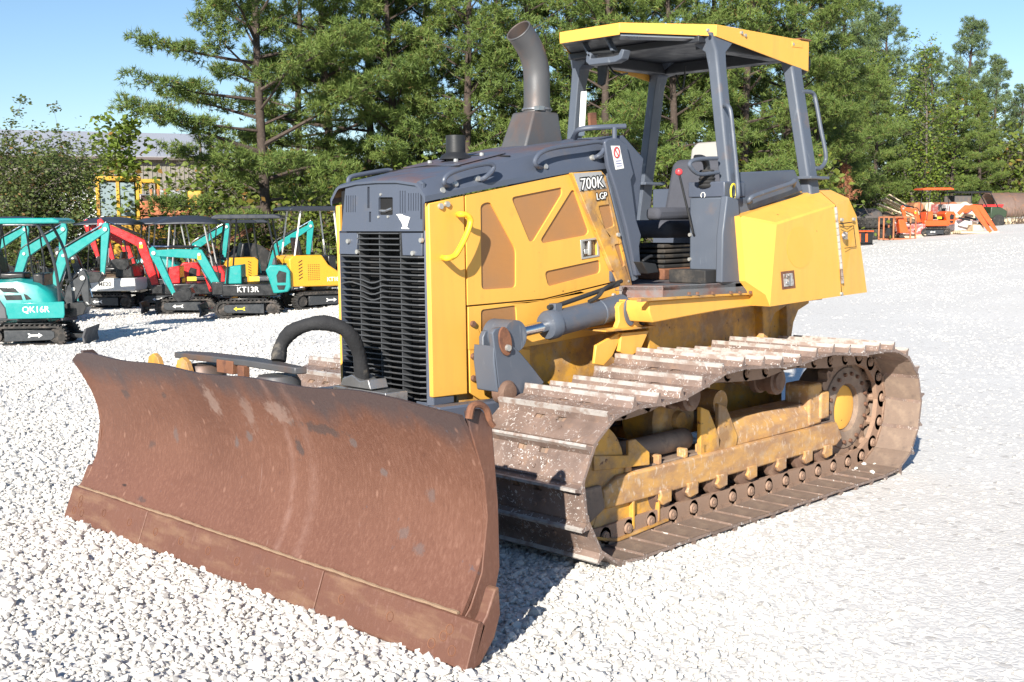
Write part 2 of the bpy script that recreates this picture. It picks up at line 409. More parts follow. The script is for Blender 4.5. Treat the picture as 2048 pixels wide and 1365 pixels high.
def shoe_mesh(W=.762):
    mb = MB(); L = PITCH / 2; w = W / 2; th = .016
    def hole(y): return [V((-L + .048, y - .034, -th)), V((-L + .086, y - .028, -th)), V((-L + .086, y + .028, -th)), V((-L + .048, y + .034, -th))]
    out = [V((-L + .012, -w, -th)), V((L + .010, -w, -th)), V((L + .010, w, -th)), V((-L + .012, w, -th))]
    mb.prism(out, (0, 0, th), [hole(.075), hole(-.075)])
    # bent leading lip and grouser bar
    mb.add([(-L + .012, -w, 0), (-L + .012, w, 0), (-L - .012, w, -.012), (-L - .012, -w, -.012), (-L - .012, -w, -.026), (-L - .012, w, -.026), (-L + .012, w, -th), (-L + .012, -w, -th)],
           [(0, 1, 2, 3), (3, 2, 5, 4), (4, 5, 6, 7), (0, 3, 4, 7), (1, 6, 5, 2)])
    w2 = w - .004; g = [(-L + .016, 0), (-L + .024, .030), (-L + .022, .050), (-L + .036, .052), (-L + .043, .030), (-L + .058, 0)]
    rows = [[V((a, y, b)) for a, b in g] for y in (-w2, w2)]
    n = len(mb.f); mb.grid(rows); mb.add(rows[0], [tuple(range(6))]); mb.add(rows[1], [tuple(range(5, -1, -1))])
    for k in (n + 1, n + 2, n + 3): mb.mi[k] = 1
    for y in (-.115, -.05, .05, .115):
        mb.cyl((L - .06 if abs(y) > .1 else L - .035, y, -.002), (L - .06 if abs(y) > .1 else L - .035, y, .010), .013, .011, 6)
    n = len(mb.f); ins = [V((-L + .012, -w + .003, -th - .0015)), V((L + .008, -w + .003, -th - .0015)), V((L + .008, w - .003, -th - .0015)), V((-L + .012, w - .003, -th - .0015))]
    mb.add(ins, [(3, 2, 1, 0)]); mb.mi[-1] = 2
    return mb.mesh('track_shoe', ['shoe_steel', 'shoe_rub', 'shoe_inner'], 30)
def link_mesh():
    mb = MB(); L = PITCH / 2
    for sy in (-1, 1):
        y0 = sy * .085; P = []
        for cx, a0 in ((L * .92, -90), (-L * .92, 90)):
            for k in range(7):
                a = R(a0 + k * 30); P.append(V((cx + .05 * math.cos(a), y0, -.068 + .05 * math.sin(a))))
        mb.prism(P, (0, sy * .032, 0))
        for cx in (L * .92,):
            mb.cyl((cx, y0 + sy * .03, -.068), (cx, y0 + sy * .044, -.068), .031, .027, 12); mb.cyl((cx, y0 + sy * .04, -.068), (cx, y0 + sy * .048, -.068), .014, .012, 8)
        mb.box((0, y0 + sy * .016, -.022), (PITCH * .8, .05, .022))
    mb.cyl((L * .92, -.085, -.068), (L * .92, .085, -.068), .032, n=10)
    return mb.mesh('track_link', 'link_steel', 35)
SHOE = shoe_mesh(); LINK = link_mesh()
rot_off = .061
def make_track(yc, sgn, name):
    tr = MB().box((-.37, yc, .30), (1.6, .16, .10)).build(name, 'rail_yellow', dz, .01)
    for i in range(NSH):
        s = (i + rot_off) * PITCH; a = arc(s); b = arc(s + PITCH); c = (a + b) / 2; t = (b - a).normalized(); nrm = V((t.z, 0, -t.x))   # outward (path runs front-up)
        mid = arc(s + PITCH / 2); c = c.lerp(mid, .6)
        x = -t; y = V((0, 1, 0)); z = x.cross(y)
        if z.dot(nrm) < 0: x = t; z = x.cross(y)
        mm = Matrix((x, y, z)).transposed().to_4x4(); mm.translation = V((c.x, yc, c.z))
        jit = Matrix.Rotation(random.uniform(-.025, .025), 4, 'Y') @ Matrix.Rotation(random.uniform(-.006, .006), 4, 'X')
        o = link('track_shoe', SHOE, tr); o.matrix_local = mm @ jit
        o = link('track_link', LINK, tr); o.matrix_local = mm
    # frame rail, rollers, idler, sprocket
    o_ = lambda a, b: yc + sgn * (a if True else b)
    yo = lambda y: yc + sgn * (y - .99)
    mb = MB(); P = [(.90, .225), (-1.44, .225), (-1.52, .27), (-1.44, .385), (.80, .385), (.92, .33)]
    mb.prism([V((a, yo(1.115), b)) for a, b in P], (0, -sgn * .045, 0)); mb.build('frame_rail', 'rail_yellow', tr, .012)
    MB().bb((.86, yo(1.07), .33), (-1.46, yo(.88), .392)).build('frame_top', 'shoe_inner', tr, .008)
    mb = MB(); P = [(.93, .23), (.42, .235), (.40, .085), (.80, .055), (.98, .10)]
    mb.prism([V((a, yo(1.085), b)) for a, b in P], (0, -sgn * .03, 0))
    for a in (.66, .44): mb.bb((a, yo(1.112), .235), (a + .018, yo(1.08), .075))
    mb.prism([V((a, yo(1.125), b)) for a, b in [(.99, .10), (.81, .055), (.38, .08), (.38, .066), (.81, .038), (1.0, .085)]], (0, -sgn * .10, 0))
    mb.build('front_guard', 'dozer_yellow_worn', tr, .004)
    MB().prism([V((a, yo(1.11), b)) for a, b in [(1.10, .36), (.93, .36), (.90, .23), (1.07, .15), (1.17, .25)]], (0, -sgn * .20, 0)).build('idler_yoke', 'shoe_inner', tr, .01)
    for k, (pa, pb) in enumerate([(1331, 992), (1385, 977), (1444, 962), (1504, 944), (1563, 925), (1616, 910), (1656, 899)]):
        x = ony(pa, pb, 1.12).x
        mb = MB(); mb.lathe((x, yo(.87), .228), (0, sgn, 0), [(0, .07), (.01, .112), (.04, .112), (.045, .085), (.18, .085), (.185, .112), (.215, .112), (.225, .07), (.24, .068)], 18)
        ro = mb.build('track_roller', 'roller_steel', tr)
        mb = MB(); mb.prism([V((x + a, yo(1.105), .205 + b)) for a, b in [(-.05, -.03), (.025, -.04), (.06, -.005), (.04, .015), (.05, .045), (-.05, .045)]], (0, sgn * .022, 0)).build('roller_cap', 'rail_yellow', ro, .006)
    mb = MB(); mb.lathe((.985, yo(.87), .415), (0, sgn, 0), [(0, .08), (.01, .27), (.06, .27), (.065, .30), (.155, .30), (.16, .27), (.21, .27), (.22, .08)], 32); mb.build('idler_wheel', 'dozer_yellow_worn', tr)
    mb = MB(); n = 23; P = []
    for k in range(n * 4):
        a = 2 * math.pi * k / (n * 4); r_ = .355 if k % 4 in (0, 1) else .318; P.append(V((-1.70 + r_ * math.cos(a), yo(.955), .44 + r_ * math.sin(a))))
    H = [V((-1.70 + .20 * math.cos(a), yo(.955), .44 + .20 * math.sin(a))) for a in [2 * math.pi * k / 24 for k in range(24)]]
    mb.prism(P, (0, sgn * .07, 0), [H]); sp = mb.build('sprocket', 'link_steel', tr)
    MB().lathe((-1.70, yo(.80), .44), (0, sgn, 0), [(0, .29), (.20, .29), (.235, .275), (.245, .20), (.235, .165), (.19, .158), (.18, .05)], 36).build('final_drive', 'shoe_inner', tr)
    MB().lathe((-1.70, yo(.96), .44), (0, sgn, 0), [(0, .155), (.045, .15), (.055, .12), (.058, .02)], 28).build('drive_hub', 'dozer_yellow', tr)
    mb = MB()
    for k in range(18):
        a = 2 * math.pi * k / 18; bolt(mb, (-1.70 + .242 * math.cos(a), yo(1.04), .44 + .232 * math.sin(a)), (0, sgn, 0), .014, .018, 6)
    mb.build('hub_bolts', 'rusty_bolt', tr)['kind'] = 'stuff'
    for x, z in ((.13, .73), (-.76, .725)):
        MB().lathe((x, yo(.92), z), (0, sgn, 0), [(0, .055), (.01, .085), (.05, .085), (.055, .07), (.12, .07), (.125, .085), (.17, .085), (.175, .06), (.19, .055)], 18).build('carrier_roller', 'roller_steel', tr)
        MB().cyl((x, yo(.92), z), (x, yo(.62), z), .05).build('roller_shaft', 'rail_yellow', tr)
    # parts on top of the frame
    mb = MB(); mb.prism([V((-.30, yo(.86), .38)), V((-.30, yo(1.075), .38)), V((-.30, yo(1.075), .47)), V((-.30, yo(1.03), .535)), V((-.30, yo(.86), .535))], (-.93, 0, 0)); mb.build('spring_cover', 'rail_yellow', tr, .008)
    mb = MB(); mb.bb((-1.14, yo(1.085), .39), (-1.30, yo(.90), .66)); mb.bb((-1.26, yo(1.10), .42), (-1.37, yo(.95), .60)); mb.build('rear_bracket', 'rail_yellow', tr, .015)
    for x in (-.06, -.235):
        mb = MB(); mb.prism([V((x + a, yo(1.09), b)) for a, b in [(.10, .37), (-.08, .37), (-.10, .44), (.02, .63), (.10, .66)]], (0, -sgn * .03, 0)); mb.build('yoke_plate', 'dozer_yellow_worn', tr, .006)
    MB().cyl((.66, yo(.96), .46), (.02, yo(.96), .46), .062, n=18).build('adjuster_tube', 'shoe_inner', tr)
    MB().lathe((.02, yo(.66), .56), (0, sgn, 0), [(0, .20), (.22, .20), (.24, .17), (.25, .06), (.28, .05)], 24).build('pivot_housing', 'dozer_yellow_worn', tr)
    MB().cyl((-.38, yo(.60), .62), (-.38, yo(.93), .62), .075, n=16).build('pivot_shaft', 'rail_yellow', tr)
    for x, w in ((.66, .09), (.40, .05), (-.02, .06), (.16, .05)): MB().bb((x, yo(1.09), .385), (x + w * .6, yo(1.03), .44)).build('frame_lug', 'rail_yellow', tr, .006)
    mb = MB(); mb.prism([V((a, yo(1.10), b)) for a, b in [(.98, .44), (.52, .40), (.52, .47), (.64, .56), (.70, .56), (.70, .48), (.98, .52)]], (0, -sgn * .02, 0)); mb.build('idler_guide', 'dozer_yellow_worn', tr, .004)
    for k in range(9):
        pass
    return tr
make_track(.99, 1, 'crawler_track'); make_track(-.99, -1, 'crawler_track')

# ---------------------------------------------------------------- blade
def top_z(y):
    pts = [(-1.72, .90), (-1.60, .975), (-1.48, .99), (-1.05, .985), (-.4, .985), (.3, .99), (.70, 1.0), (1.05, 1.01), (1.35, 1.005), (1.62, .985), (1.72, .975)]
    ys = [p[0] for p in pts]; zs = [p[1] for p in pts]
    return float(np.interp(y, ys, zs)) + .006 * math.sin(y * 7.3)
def prof_x(t):     # t 0 at the edge seam .. 1 at the top
    return float(np.interp(t, [0, .1, .25, .42, .58, .75, .9, 1.0], [2.445, 2.395, 2.335, 2.302, 2.305, 2.345, 2.405, 2.452]))
ys_ = [-1.665 + 3.345 * i / 48 for i in range(49)]
rows_f = []; rows_b = []
for y in ys_:
    zt = top_z(y); rf = []; rb = []
    for k in range(19):
        t = k / 18; z = .175 + (zt - .175) * t; x = prof_x(t) + .006 * math.sin(5 * y + 3 * z) 
        nx = .022; rf.append(V((x, y, z))); rb.append(V((x - nx, y, z)))
    rows_f.append(rf); rows_b.append(rb)
mb = MB(); mb.grid(rows_f); mb.grid(rows_b)
mb.grid([[r[-1] for r in rows_f], [r[-1] for r in rows_b]]); mb.grid([[r[0] for r in rows_f], [r[0] for r in rows_b]])
mb.grid([rows_f[0], rows_b[0]]); mb.grid([rows_f[-1], rows_b[-1]])
blade = mb.build('blade', 'blade_rust', dz, 0, 40)
for y0, y1 in ((-1.70, -.80), (-.793, .80), (.807, 1.80)):
    mb = MB(); P = [(2.452, .185), (2.470, .182), (2.535, .012), (2.528, .0), (2.50, .0), (2.428, .165)]
    mb.prism([V((a, y0, b)) for a, b in P], (0, y1 - y0, 0)); ce = mb.build('cutting_edge', 'edge_rust', blade, .004)
    mb = MB(); n = max(2, int((y1 - y0) / .26))
    pos = [(y0 + (y1 - y0) * (i + .5) / n, .10) for i in range(n)]
    if abs(y0) > .8 or y1 > 1.5: pos += [((y1 - .10) if y1 > 1 else (y0 + .10), .06), ((y1 - .22) if y1 > 1 else (y0 + .2), .06), ((y1 - .14) if y1 > 1 else (y0 + .14), .13)]
    for yb, zb in pos:
        x = 2.470 + (2.535 - 2.470) * (.182 - zb) / .17
        nn = V((.17, 0, .065)).normalized(); c = V((x, yb, zb)); e1 = V((0, 1, 0)); e2 = nn.cross(e1)
        ring = []
        mb.tube([c + nn * .001 + (e1 * math.cos(a) + e2 * math.sin(a)) * .020 for a in [2 * math.pi * k / 14 for k in range(14)]], .0022, 4, closed=True)
    mb.build('plough_bolts', 'rust_plain', ce)
mb = MB(); mb.tube([V((2.452, y, .186 + .002 * math.sin(y * 9) + .001 * math.sin(y * 31))) for y in [-1.66 + 3.33 * i / 120 for i in range(121)]], [.008 + .0015 * math.sin(i * 1.7) for i in range(121)], 6); mb.build('packed_soil', mat('soil', (.27, .18, .115), .95, 0, .2, 20, (), .5, 120).name, blade)
mb = MB()
for y0, s_ in ((1.66, 1), (-1.645, -1)):
    P = [(2.40, .99), (2.33, .99), (2.27, .93), (2.24, .60), (2.235, .33), (2.30, .10), (2.44, .16), (2.40, .20), (2.335, .33), (2.302, .55), (2.32, .72), (2.39, .92)]
    mb.prism([V((a, y0, b)) for a, b in P], (0, s_ * .025, 0))
mb.build('end_plate', 'blade_rust', blade, .004)
for y0, s_ in ((1.795, 1), (-1.695, -1)):
    mb = MB(); P = [(2.445, .172), (2.505, .004), (2.46, .012), (2.38, .10), (2.345, .19), (2.352, .30), (2.375, .295), (2.42, .20)]
    mb.prism([V((a, y0 - s_ * .05, b)) for a, b in P], (0, s_ * .055, 0)); mb.build('end_bit', 'edge_rust', blade, .006)
hp = [ony(*p, 1.70) for p in [(938, 838), (943, 815), (957, 809), (972, 818), (980, 842), (987, 852)]]
MB().tube(curve(hp, 5), [.016] * 6 + [.014] * 14 + [.012] * 6, 8).build('lifting_hook', 'rust_plain', blade)
mb = MB(); mb.bb((2.14, -1.45, .80), (2.31, 1.45, .88)); mb.bb((2.10, -1.3, .30), (2.275, 1.3, .40))
for y in (-1.2, -.55, .55, 1.2): mb.bb((2.08, y - .015, .25), (2.272, y + .015, .86))
mb.build('blade_ribs', 'charcoal_worn', blade, .005)
# push frame and blade linkage
mb = MB()
for s_ in (1, -1):
    mb.beam((.10, s_ * .52, .62), (1.55, s_ * .50, .66), .10, .24); mb.beam((1.50, s_ * .50, .66), (2.02, s_ * .30, .60), .10, .24)
mb.bb((1.88, -.36, .50), (2.08, .36, .74))
mb.build('push_frame', 'charcoal', dz, .012)
pl = [(2.13, -1.06), (2.16, -.80), (2.15, -.30), (2.11, .10), (2.05, .12), (2.03, -.30), (2.03, -.80), (2.06, -1.04)]
mb = MB(); mb.prism([V((a, b, .985 - .03 * abs(b + .45))) for a, b in pl], (0, 0, .035)); pc = mb.build('pivot_cover', 'stack_steel', dz, .006)
mb = MB()
for y in (-.82, -.10): MB().lathe((2.08, y, .76), (0, 0, 1), [(0, .12), (.15, .12), (.185, .10), (.19, .03)], 20).build('pivot_knuckle', 'stack_steel', pc)
mb = MB().bb((2.16, -.56, .93), (2.12, -.40, 1.0)); mb.build('pivot_catch', 'rust_plain', pc, .004)
MB().bb((2.17, -.34, .90), (2.13, -.28, .985)).build('pivot_catch', 'rust_plain', pc, .004)
for y in (-1.22, -.90):
    mb = MB(); mb.prism([V((2.22, y, .90)), V((2.22, y + .17, .90)), V((2.22, y + .13, .975)), V((2.22, y + .08, .995)), V((2.22, y + .03, .975))], (-.03, 0, 0)); mb.build('pivot_ear', 'dozer_yellow_worn', dz, .003)
hz = [onx(*p, x) for p, x in (((557, 722), 2.05), ((563, 690), 2.02), ((588, 661), 1.98), ((640, 646), 1.90), ((688, 659), 1.80), ((714, 695), 1.72), ((723, 740), 1.68), ((726, 765), 1.66))]
hc = curve(hz, 8); hr = [.038 + .0025 * math.sin(i * .55) + .0012 * math.sin(i * 2.3) for i in range(len(hc))]
MB().tube(hc, hr, 14).build('hose_bundle', 'hose_sleeve', dz)
mb = MB(); e = hc[-1]; mb.prism([e + V((.06, -.12, -.02)), e + V((.06, .14, -.02)), e + V((.06, .12, .03)), e + V((.06, .05, .015)), e + V((.06, -.02, .045)), e + V((.06, -.10, .02))], (-.12, 0, 0)); mb.bb(e + V((-.1, -.2, -.10)), e + V((.05, .25, -.03))); mb.build('hose_clamp', 'steel', dz, .004)

# ---------------------------------------------------------------- front: grille and upper panel
GX = 1.485
rad = MB().bb((1.30, -.36, .76), (1.40, .36, 1.70)).build('radiator', 'deep_black', dz)
mb = MB()
for s_ in (1, -1):
    mb.prism([V((a, s_ * b, .76)) for a, b in [(1.47, .362), (1.44, .392), (1.30, .392), (1.30, .362)]], (0, 0, .92))
mb.bb((1.30, -.362, .752), (1.46, .362, .775))
gf = mb.build('grille_frame', 'charcoal', dz, .004)
mb = MB()
for s_ in (1, -1): mb.prism([V((GX - .005, s_ * .355, 1.548)), V((GX - .005, s_ * .20, 1.548)), V((GX - .012, s_ * .185, 1.668)), V((GX - .012, s_ * .355, 1.668))], (-.02, 0, 0))
mb.build('corner_plate', 'charcoal', gf, .004)
zs = [1.541 - .0312 * i for i in range(25)]
for i, z in enumerate(zs):
    mb = MB(); a = []; ysl = [-.362, -.33] + [-.33 + .66 * k / 20 for k in range(1, 20)] + [.33, .368]
    for y in ysl:
        x = GX if abs(y) <= .331 else GX - .030
        d = 0.0
        if 4 <= i <= 7 and -.33 < y < .02: d = -.020 * math.exp(-((y + .06) / .07) ** 2) + (.012 * math.exp(-((y + .25) / .06) ** 2) if i == 5 else 0)
        if i >= 20 and .0 > y > -.12: d = .010 * math.exp(-((y + .07) / .04) ** 2)
        a.append((x, y, z + d))
    th = .0035
    rows = [[V((x, y, zz + th)) for x, y, zz in a], [V((x, y, zz - th)) for x, y, zz in a], [V((x - .055, y, zz - .012 - th)) for x, y, zz in a], [V((x - .055, y, zz - .012 + th)) for x, y, zz in a], [V((x, y, zz + th)) for x, y, zz in a]]
    mb.grid(rows); mb.build('grille_slat', 'grille_grey', gf)
for z in (1.575, 1.606, 1.637, 1.665):
    MB().box((GX - .025, .0, z), (.055, .36, .006)).build('grille_slat', 'grille_grey', gf)
for y in (-.172, .002, .178):
    mb = MB(); mb.prism([V((GX - .010, y - .003, .78)), V((GX - .010, y - .003, 1.67)), V((GX - .075, y - .003, 1.67)), V((GX - .075, y - .003, .78))], (0, .006, 0)); mb.build('grille_fin', 'grille_grey', gf)
FPX_ = 1.478
out = Xp([(683, 463), (845, 463), (846.5, 366), (842, 362.5), (775, 365), (700, 367), (691, 374)], FPX_)
def slot(x0, x1, y0, y1): return Xp([(x0, y0), (x1, y0), (x1, y1), (x0, y1)], FPX_)
holes = [roundpoly(slot(757, 785.5, 395, 430.5), .008)]
for k in range(5): x = 692.2 + k * 4.4; holes.append(slot(x, x + 1.5, 391.5, 425))
for k in range(3): x = 799.5 + k * 4.9; holes.append(slot(x, x + 1.6, 382, 427))
for k in range(5): x = 816.5 + k * 4.8; holes.append(slot(x, x + 1.6, 387, 422))
holes += [slot(734.5, 739, 374, 417), slot(738, 742, 424, 444.5), slot(840.5, 844.5, 369, 439)]
mb = MB(); mb.prism(out, (-.014, 0, 0), holes); fp = mb.build('front_panel', 'charcoal', dz, 0)
MB().bb((1.463, -.34, 1.69), (1.32, .33, 1.90)).build('panel_cavity', 'deep_black', fp)
mb = MB(); c = onx(772, 418, 1.464); mb.tube([c + V((0, -.05, -.01)), c + V((.004, 0, -.012)), c + V((0, .05, 0))], .008, 6); mb.build('lamp_bezel', 'steel', fp)
mb = MB()
for p in [(762, 389.5), (757.5, 434.5), (776.5, 434)]: bolt(mb, onx(*p, FPX_), (1, 0, 0), .008, .006, 8)
for p in [(697, 483), (715.5, 504), (826.5, 507), (843, 481)]: bolt(mb, onx(*p, GX - .004), (1, 0, 0), .014, .010, 10)
mb.build('panel_bolts', 'zinc', fp)
MB().prism(Xp(Z4b([(752, 508), (790, 503), (825, 506), (832, 518), (912, 540), (895, 590), (876, 652), (906, 674), (815, 671), (812, 655), (832, 648), (815, 600), (790, 560), (775, 530)]), FPX_ + .0015), (.001, 0, 0)).build('torn_sticker', 'sticker_white', fp)
# far yellow column and near yellow column
HY = .40
mb = MB(); P = Yp([(857.5, 407), (928.5, 391.5), (935.5, 789), (866, 796)], HY); mb.prism(P, (0, -.035, 0)); cn = mb.build('corner_panel', 'dozer_yellow', dz, .006)
mb = MB(); mb.prism([V((p.x, -p.y, p.z)) for p in P], (0, .035, 0)); mb.build('corner_panel', 'dozer_yellow', dz, .006)
hnd = [(916.5, 429.5, 0), (920, 429, .08), (934, 431, .095), (941, 443, .095), (933, 470, .095), (918, 500, .095), (908, 513, .09), (893, 517, .08), (886, 516, 0)]
MB().tube(curve([ony(a, b, HY + c * 1.0) for a, b, c in hnd], 6), .0155, 10).build('grab_handle', mat('handle_yellow', (.82, .50, .03), .4).name, cn)
mb = MB()
for p in [(880, 413), (893, 409)]: bolt(mb, ony(*p, HY), (0, 1, 0), .017, .014, 12)
mb.build('panel_bolts', 'zinc', cn)
# ---------------------------------------------------------------- hood top
def zl(x): return float(np.interp(x, [-.02, .36, 1.21, 1.49], [2.035, 2.002, 1.872, 1.826]))
def zc(x): return float(np.interp(x, [.0, .44, .63, 1.075, 1.44, 1.49], [2.205, 2.150, 2.112, 2.018, 1.945, 1.930]))
mb = MB(); rows = []
for x in (1.492, 1.475, 1.44, 1.3, 1.1, .9, .7, .5, .3, .1, .02):
    f = 0 if x < 1.48 else -.006
    sec = [(.405, zl(x)), (.405, zl(x) + .03), (.355, zc(x) - .012 + f), (.335, zc(x) + f), (.18, zc(x) + .018 + f), (0, zc(x) + .022 + f)]
    rows.append([V((x, y, z)) for y, z in sec] + [V((x, -y, z)) for y, z in reversed(sec[:-1])])
n0 = len(mb.f); mb.grid(rows)
mb.mi = [1 if (k % 10) in (3, 4, 5, 6) else 0 for k in range(len(mb.f))]
rin = [[V((r_[0].x, p.y * .965, p.z - .012)) for p in r_] for r_ in (rows[0], rows[-1])]
mb.grid([rows[0], rin[0]]); mb.grid([rows[-1], rin[1]])
mb.add(rin[1], [tuple(range(11))])
hood = mb.build('hood', ['charcoal', 'hood_top'], dz, 0, 25)
mb = MB()
for x in (1.12, .80): mb.beam((x, -.33, zc(x) + .008), (x, .0, zc(x) + .026), .012, .006); mb.beam((x, .0, zc(x) + .026), (x, .33, zc(x) + .008), .012, .006)
mb.build('hood_seam', 'deep_black', hood)
MB().prism([V((1.10, -.24, zc(1.10) + .016)), V((1.10, .24, zc(1.1) + .016)), V((.74, .24, zc(.74) + .016)), V((.74, -.24, zc(.74) + .016))], (0, 0, .006)).build('service_plate', 'hood_top', hood, .002)
px_ = .905; pz = zc(px_) + .022
mb = MB(); mb.cyl((px_, 0, pz - .01), (px_, 0, pz + .135), .056, n=24, caps=False); mb.cyl((px_, 0, pz - .01), (px_, 0, pz + .132), .050, n=24, caps=False); mb.lathe((px_, 0, pz), (0, 0, 1), [(0, .095), (.02, .085), (.035, .060), (.04, .057)], 24)
mb.build('air_inlet', 'black_plastic', dz)
mb = MB()
for a, b in ((.1, .11), (.1, -.11), (-.1, .11), (-.1, -.11)): bolt(mb, (px_ + a, b, pz + .004 - a * .2), (0, 0, 1), .014, .012, 8)
mb.build('hood_bolts', 'zinc', hood)
# exhaust stack
mb = MB(); b0 = [(.455, .115), (.455, -.10), (.13, -.11), (.13, .12)]; t0 = [(.355, .095), (.355, -.09), (.14, -.095), (.14, .095)]
mb.add([(x, y, zc(x) + .01) for x, y in b0] + [(x, y, 2.375) for x, y in t0], [(0, 1, 5, 4), (1, 2, 6, 5), (2, 3, 7, 6), (3, 0, 4, 7), (4, 5, 6, 7)]); mb.build('stack_housing', 'stack_steel', dz, .012)
sp_ = curve([(.232, 0, 2.20), (.232, 0, 2.50), (.235, 0, 2.62), (.262, 0, 2.71), (.315, 0, 2.785), (.385, 0, 2.85)], 8)
mb = MB(); mb.tube(sp_, [.086 if p.z < 2.39 else .080 for p in sp_], 28, caps=False); mb.tube(list(reversed(sp_[10:])), [.073] * len(sp_[10:]), 28, caps=False)
st = mb.build('exhaust_stack', 'stack_steel', dz, 0, 50)
en = sp_[-1]; td = (sp_[-1] - sp_[-2]).normalized(); e1 = V((0, 1, 0)); e2 = td.cross(e1)
mb = MB(); mb.tube([en + (e1 * math.cos(a) + e2 * math.sin(a)) * .0775 for a in [2 * math.pi * k / 28 for k in range(28)]], .005, 6, closed=True); mb.build('stack_rim', 'stack_steel', st)
mb = MB(); mb.tube([V((.232 + .086 * math.cos(a), .086 * math.sin(a), 2.395)) for a in [2 * math.pi * k / 28 for k in range(28)]], .008, 6, closed=True); mb.box((.29, .075, 2.395), (.05, .04, .025)); mb.build('stack_clamp', 'steel', st)
# hood handrails
def rail_px(name, pts, r=.0135, m='charcoal', parent=None, n=6):
    return MB().tube(curve([ony(a, b, y) for a, b, y in pts], n), r, 10).build(name, m, parent or dz)
rail_px('hood_rail', [(901, 373, .37), (889, 369, .42), (890, 357, .43), (905, 345, .43), (940, 334, .43), (975, 328, .43), (987, 333, .43), (982, 345, .43), (968, 357, .42), (955, 361, .37)])
rail_px('hood_rail', [(1088, 336, .37), (1074, 333, .42), (1070, 322, .43), (1082, 306, .43), (1110, 296, .43), (1160, 289, .43), (1195, 284, .43), (1209, 290, .43), (1205, 304, .43), (1195, 313, .42), (1183, 317, .37)])
rail_px('hood_rail', [(699, 372, -.38), (697, 362, -.38), (703, 354, -.38), (730, 348, -.38), (760, 343, -.38), (776, 341, -.38), (784, 343, -.37)])
mb = MB()
for p in [(908, 370), (953, 359), (1088, 335), (1182, 317), (882, 383)]: bolt(mb, ony(*p, .385), (0, 1, .3), .017, .02, 12)
mb.build('hood_bolts', 'zinc', hood)
# ---------------------------------------------------------------- engine side panels
door_out = Yp([(931.5, 391.5), (1143.5, 347.5), (1232, 558.5), (1229, 563), (1087.5, 597.5), (936, 611)], HY)
vents = [Z4([(856, 545), (880, 528), (912, 526), (1058, 795), (1058, 1012), (862, 1024)]), Z4([(1030, 498), (1318, 440), (1322, 478), (1158, 748), (1135, 752)]),
         Z4([(1374, 456), (1390, 460), (1473, 692), (1458, 714), (1210, 760), (1199, 738)]), Z4([(1220, 920), (1536, 852), (1538, 928), (1250, 1004), (1238, 992)])]
latch_hole = Yp(Z4([(1424, 742), (1524, 726), (1529, 832), (1430, 849)]), HY)
vh = [roundpoly(Yp(v, HY), .03, 4) for v in vents]
mb = MB(); mb.prism(door_out, (0, -.028, 0), vh + [latch_hole]); ed = mb.build('engine_door', 'dozer_yellow', dz, .004)
for v in vh:
    MB().prism([V((p.x, HY - .009, p.z)) for p in v], (0, -.006, 0)).build('vent_mesh', 'perforated', ed)
def latch(q, y, parent):
    c = sum(q, V()) / 4
    mb = MB(); mb.prism([c + (p - c) * 1.04 for p in q], (0, .005, 0), [[c + (p - c) * .82 for p in q]]); o = mb.build('door_latch', 'zinc', parent, .002)
    MB().prism([c + (p - c) * .84 + V((0, -.022, 0)) for p in q], (0, -.004, 0)).build('latch_cup', 'steel', o)
    mb = MB(); mb.box(c + V((0, -.006, 0)), (.022, .02, .085)); mb.box(c + V((.02, -.01, -.02)), (.05, .016, .03)); mb.build('latch_handle', 'zinc', o, .004)
latch(latch_hole, HY, ed)
low = Yp([(936.5, 614.5), (1087.5, 600.5), (1231, 565.5), (1246, 572), (1270, 606), (1240, 662), (1020, 700), (938, 700)], HY - .004)
v5 = roundpoly(Yp(Z4([(860, 1138), (1057, 1112), (1066, 1240), (1020, 1300), (862, 1300)]), HY - .004), .02)
mb = MB(); mb.prism(low, (0, -.025, 0), [v5]); lp = mb.build('lower_panel', 'dozer_yellow', dz, .004)
MB().prism([V((p.x, HY - .012, p.z)) for p in v5], (0, -.006, 0)).build('vent_mesh', 'perforated', lp)
mb = MB(); mb.prism(Yp([(938, 693), (972, 686), (1060, 700), (1060, 800), (960, 800), (940, 786)], HY - .008), (0, -.02, 0)); fpn = mb.build('frame_plate', 'dozer_yellow', dz, .004)
mb = MB()
for p in [(944, 648), (946, 713), (946, 757), (959, 705)]: bolt(mb, ony(*p, HY - .005), (0, 1, 0), .018, .018, 6)
mb.build('panel_bolts', 'rusty_bolt', fpn)
RCY = .43
rc = Yp([(1144, 346), (1203, 342), (1212, 352), (1269, 588), (1242, 592), (1233, 560)], RCY)
sl = [roundpoly(Yp(Z4(v), RCY), .015) for v in ([(1528, 548), (1592, 540), (1618, 660), (1565, 680)], [(1618, 768), (1648, 762), (1676, 885), (1662, 895)])]
mb = MB(); mb.prism(rc, (0, -.03, 0), sl); rp = mb.build('rear_hood_panel', 'dozer_yellow_worn', dz, .004)
for v in sl: MB().prism([V((p.x, RCY - .008, p.z)) for p in v], (0, -.005, 0)).build('vent_mesh', 'perforated', rp)
MB().prism(Yp([(1147, 347.5), (1202, 343.5), (1213, 377), (1159, 383)], RCY + .0015), (0, .002, 0)).build('badge_plate', 'badge_metal', rp)
xd = (ony(1205, 366, RCY) - ony(1160, 372, RCY)); tz = V((0, 0, 1))
for off, m, dy in ((.0075, 'black_print', .005), (0, 'sticker_white', .0075)):
    put_text('model_number', '700K', .096, ony(1184.5, 367.5, RCY + dy), xd, tz, m, rp, off)
    put_text('model_number', 'LGP', .056, ony(1203.5, 393, RCY + dy), xd, tz, m, rp, off * .7)
mb = MB()
for p in [(1235, 470), (1234, 470.5)][:1]: bolt(mb, ony(*p, RCY), (0, 1, 0), .014, .014, 10)
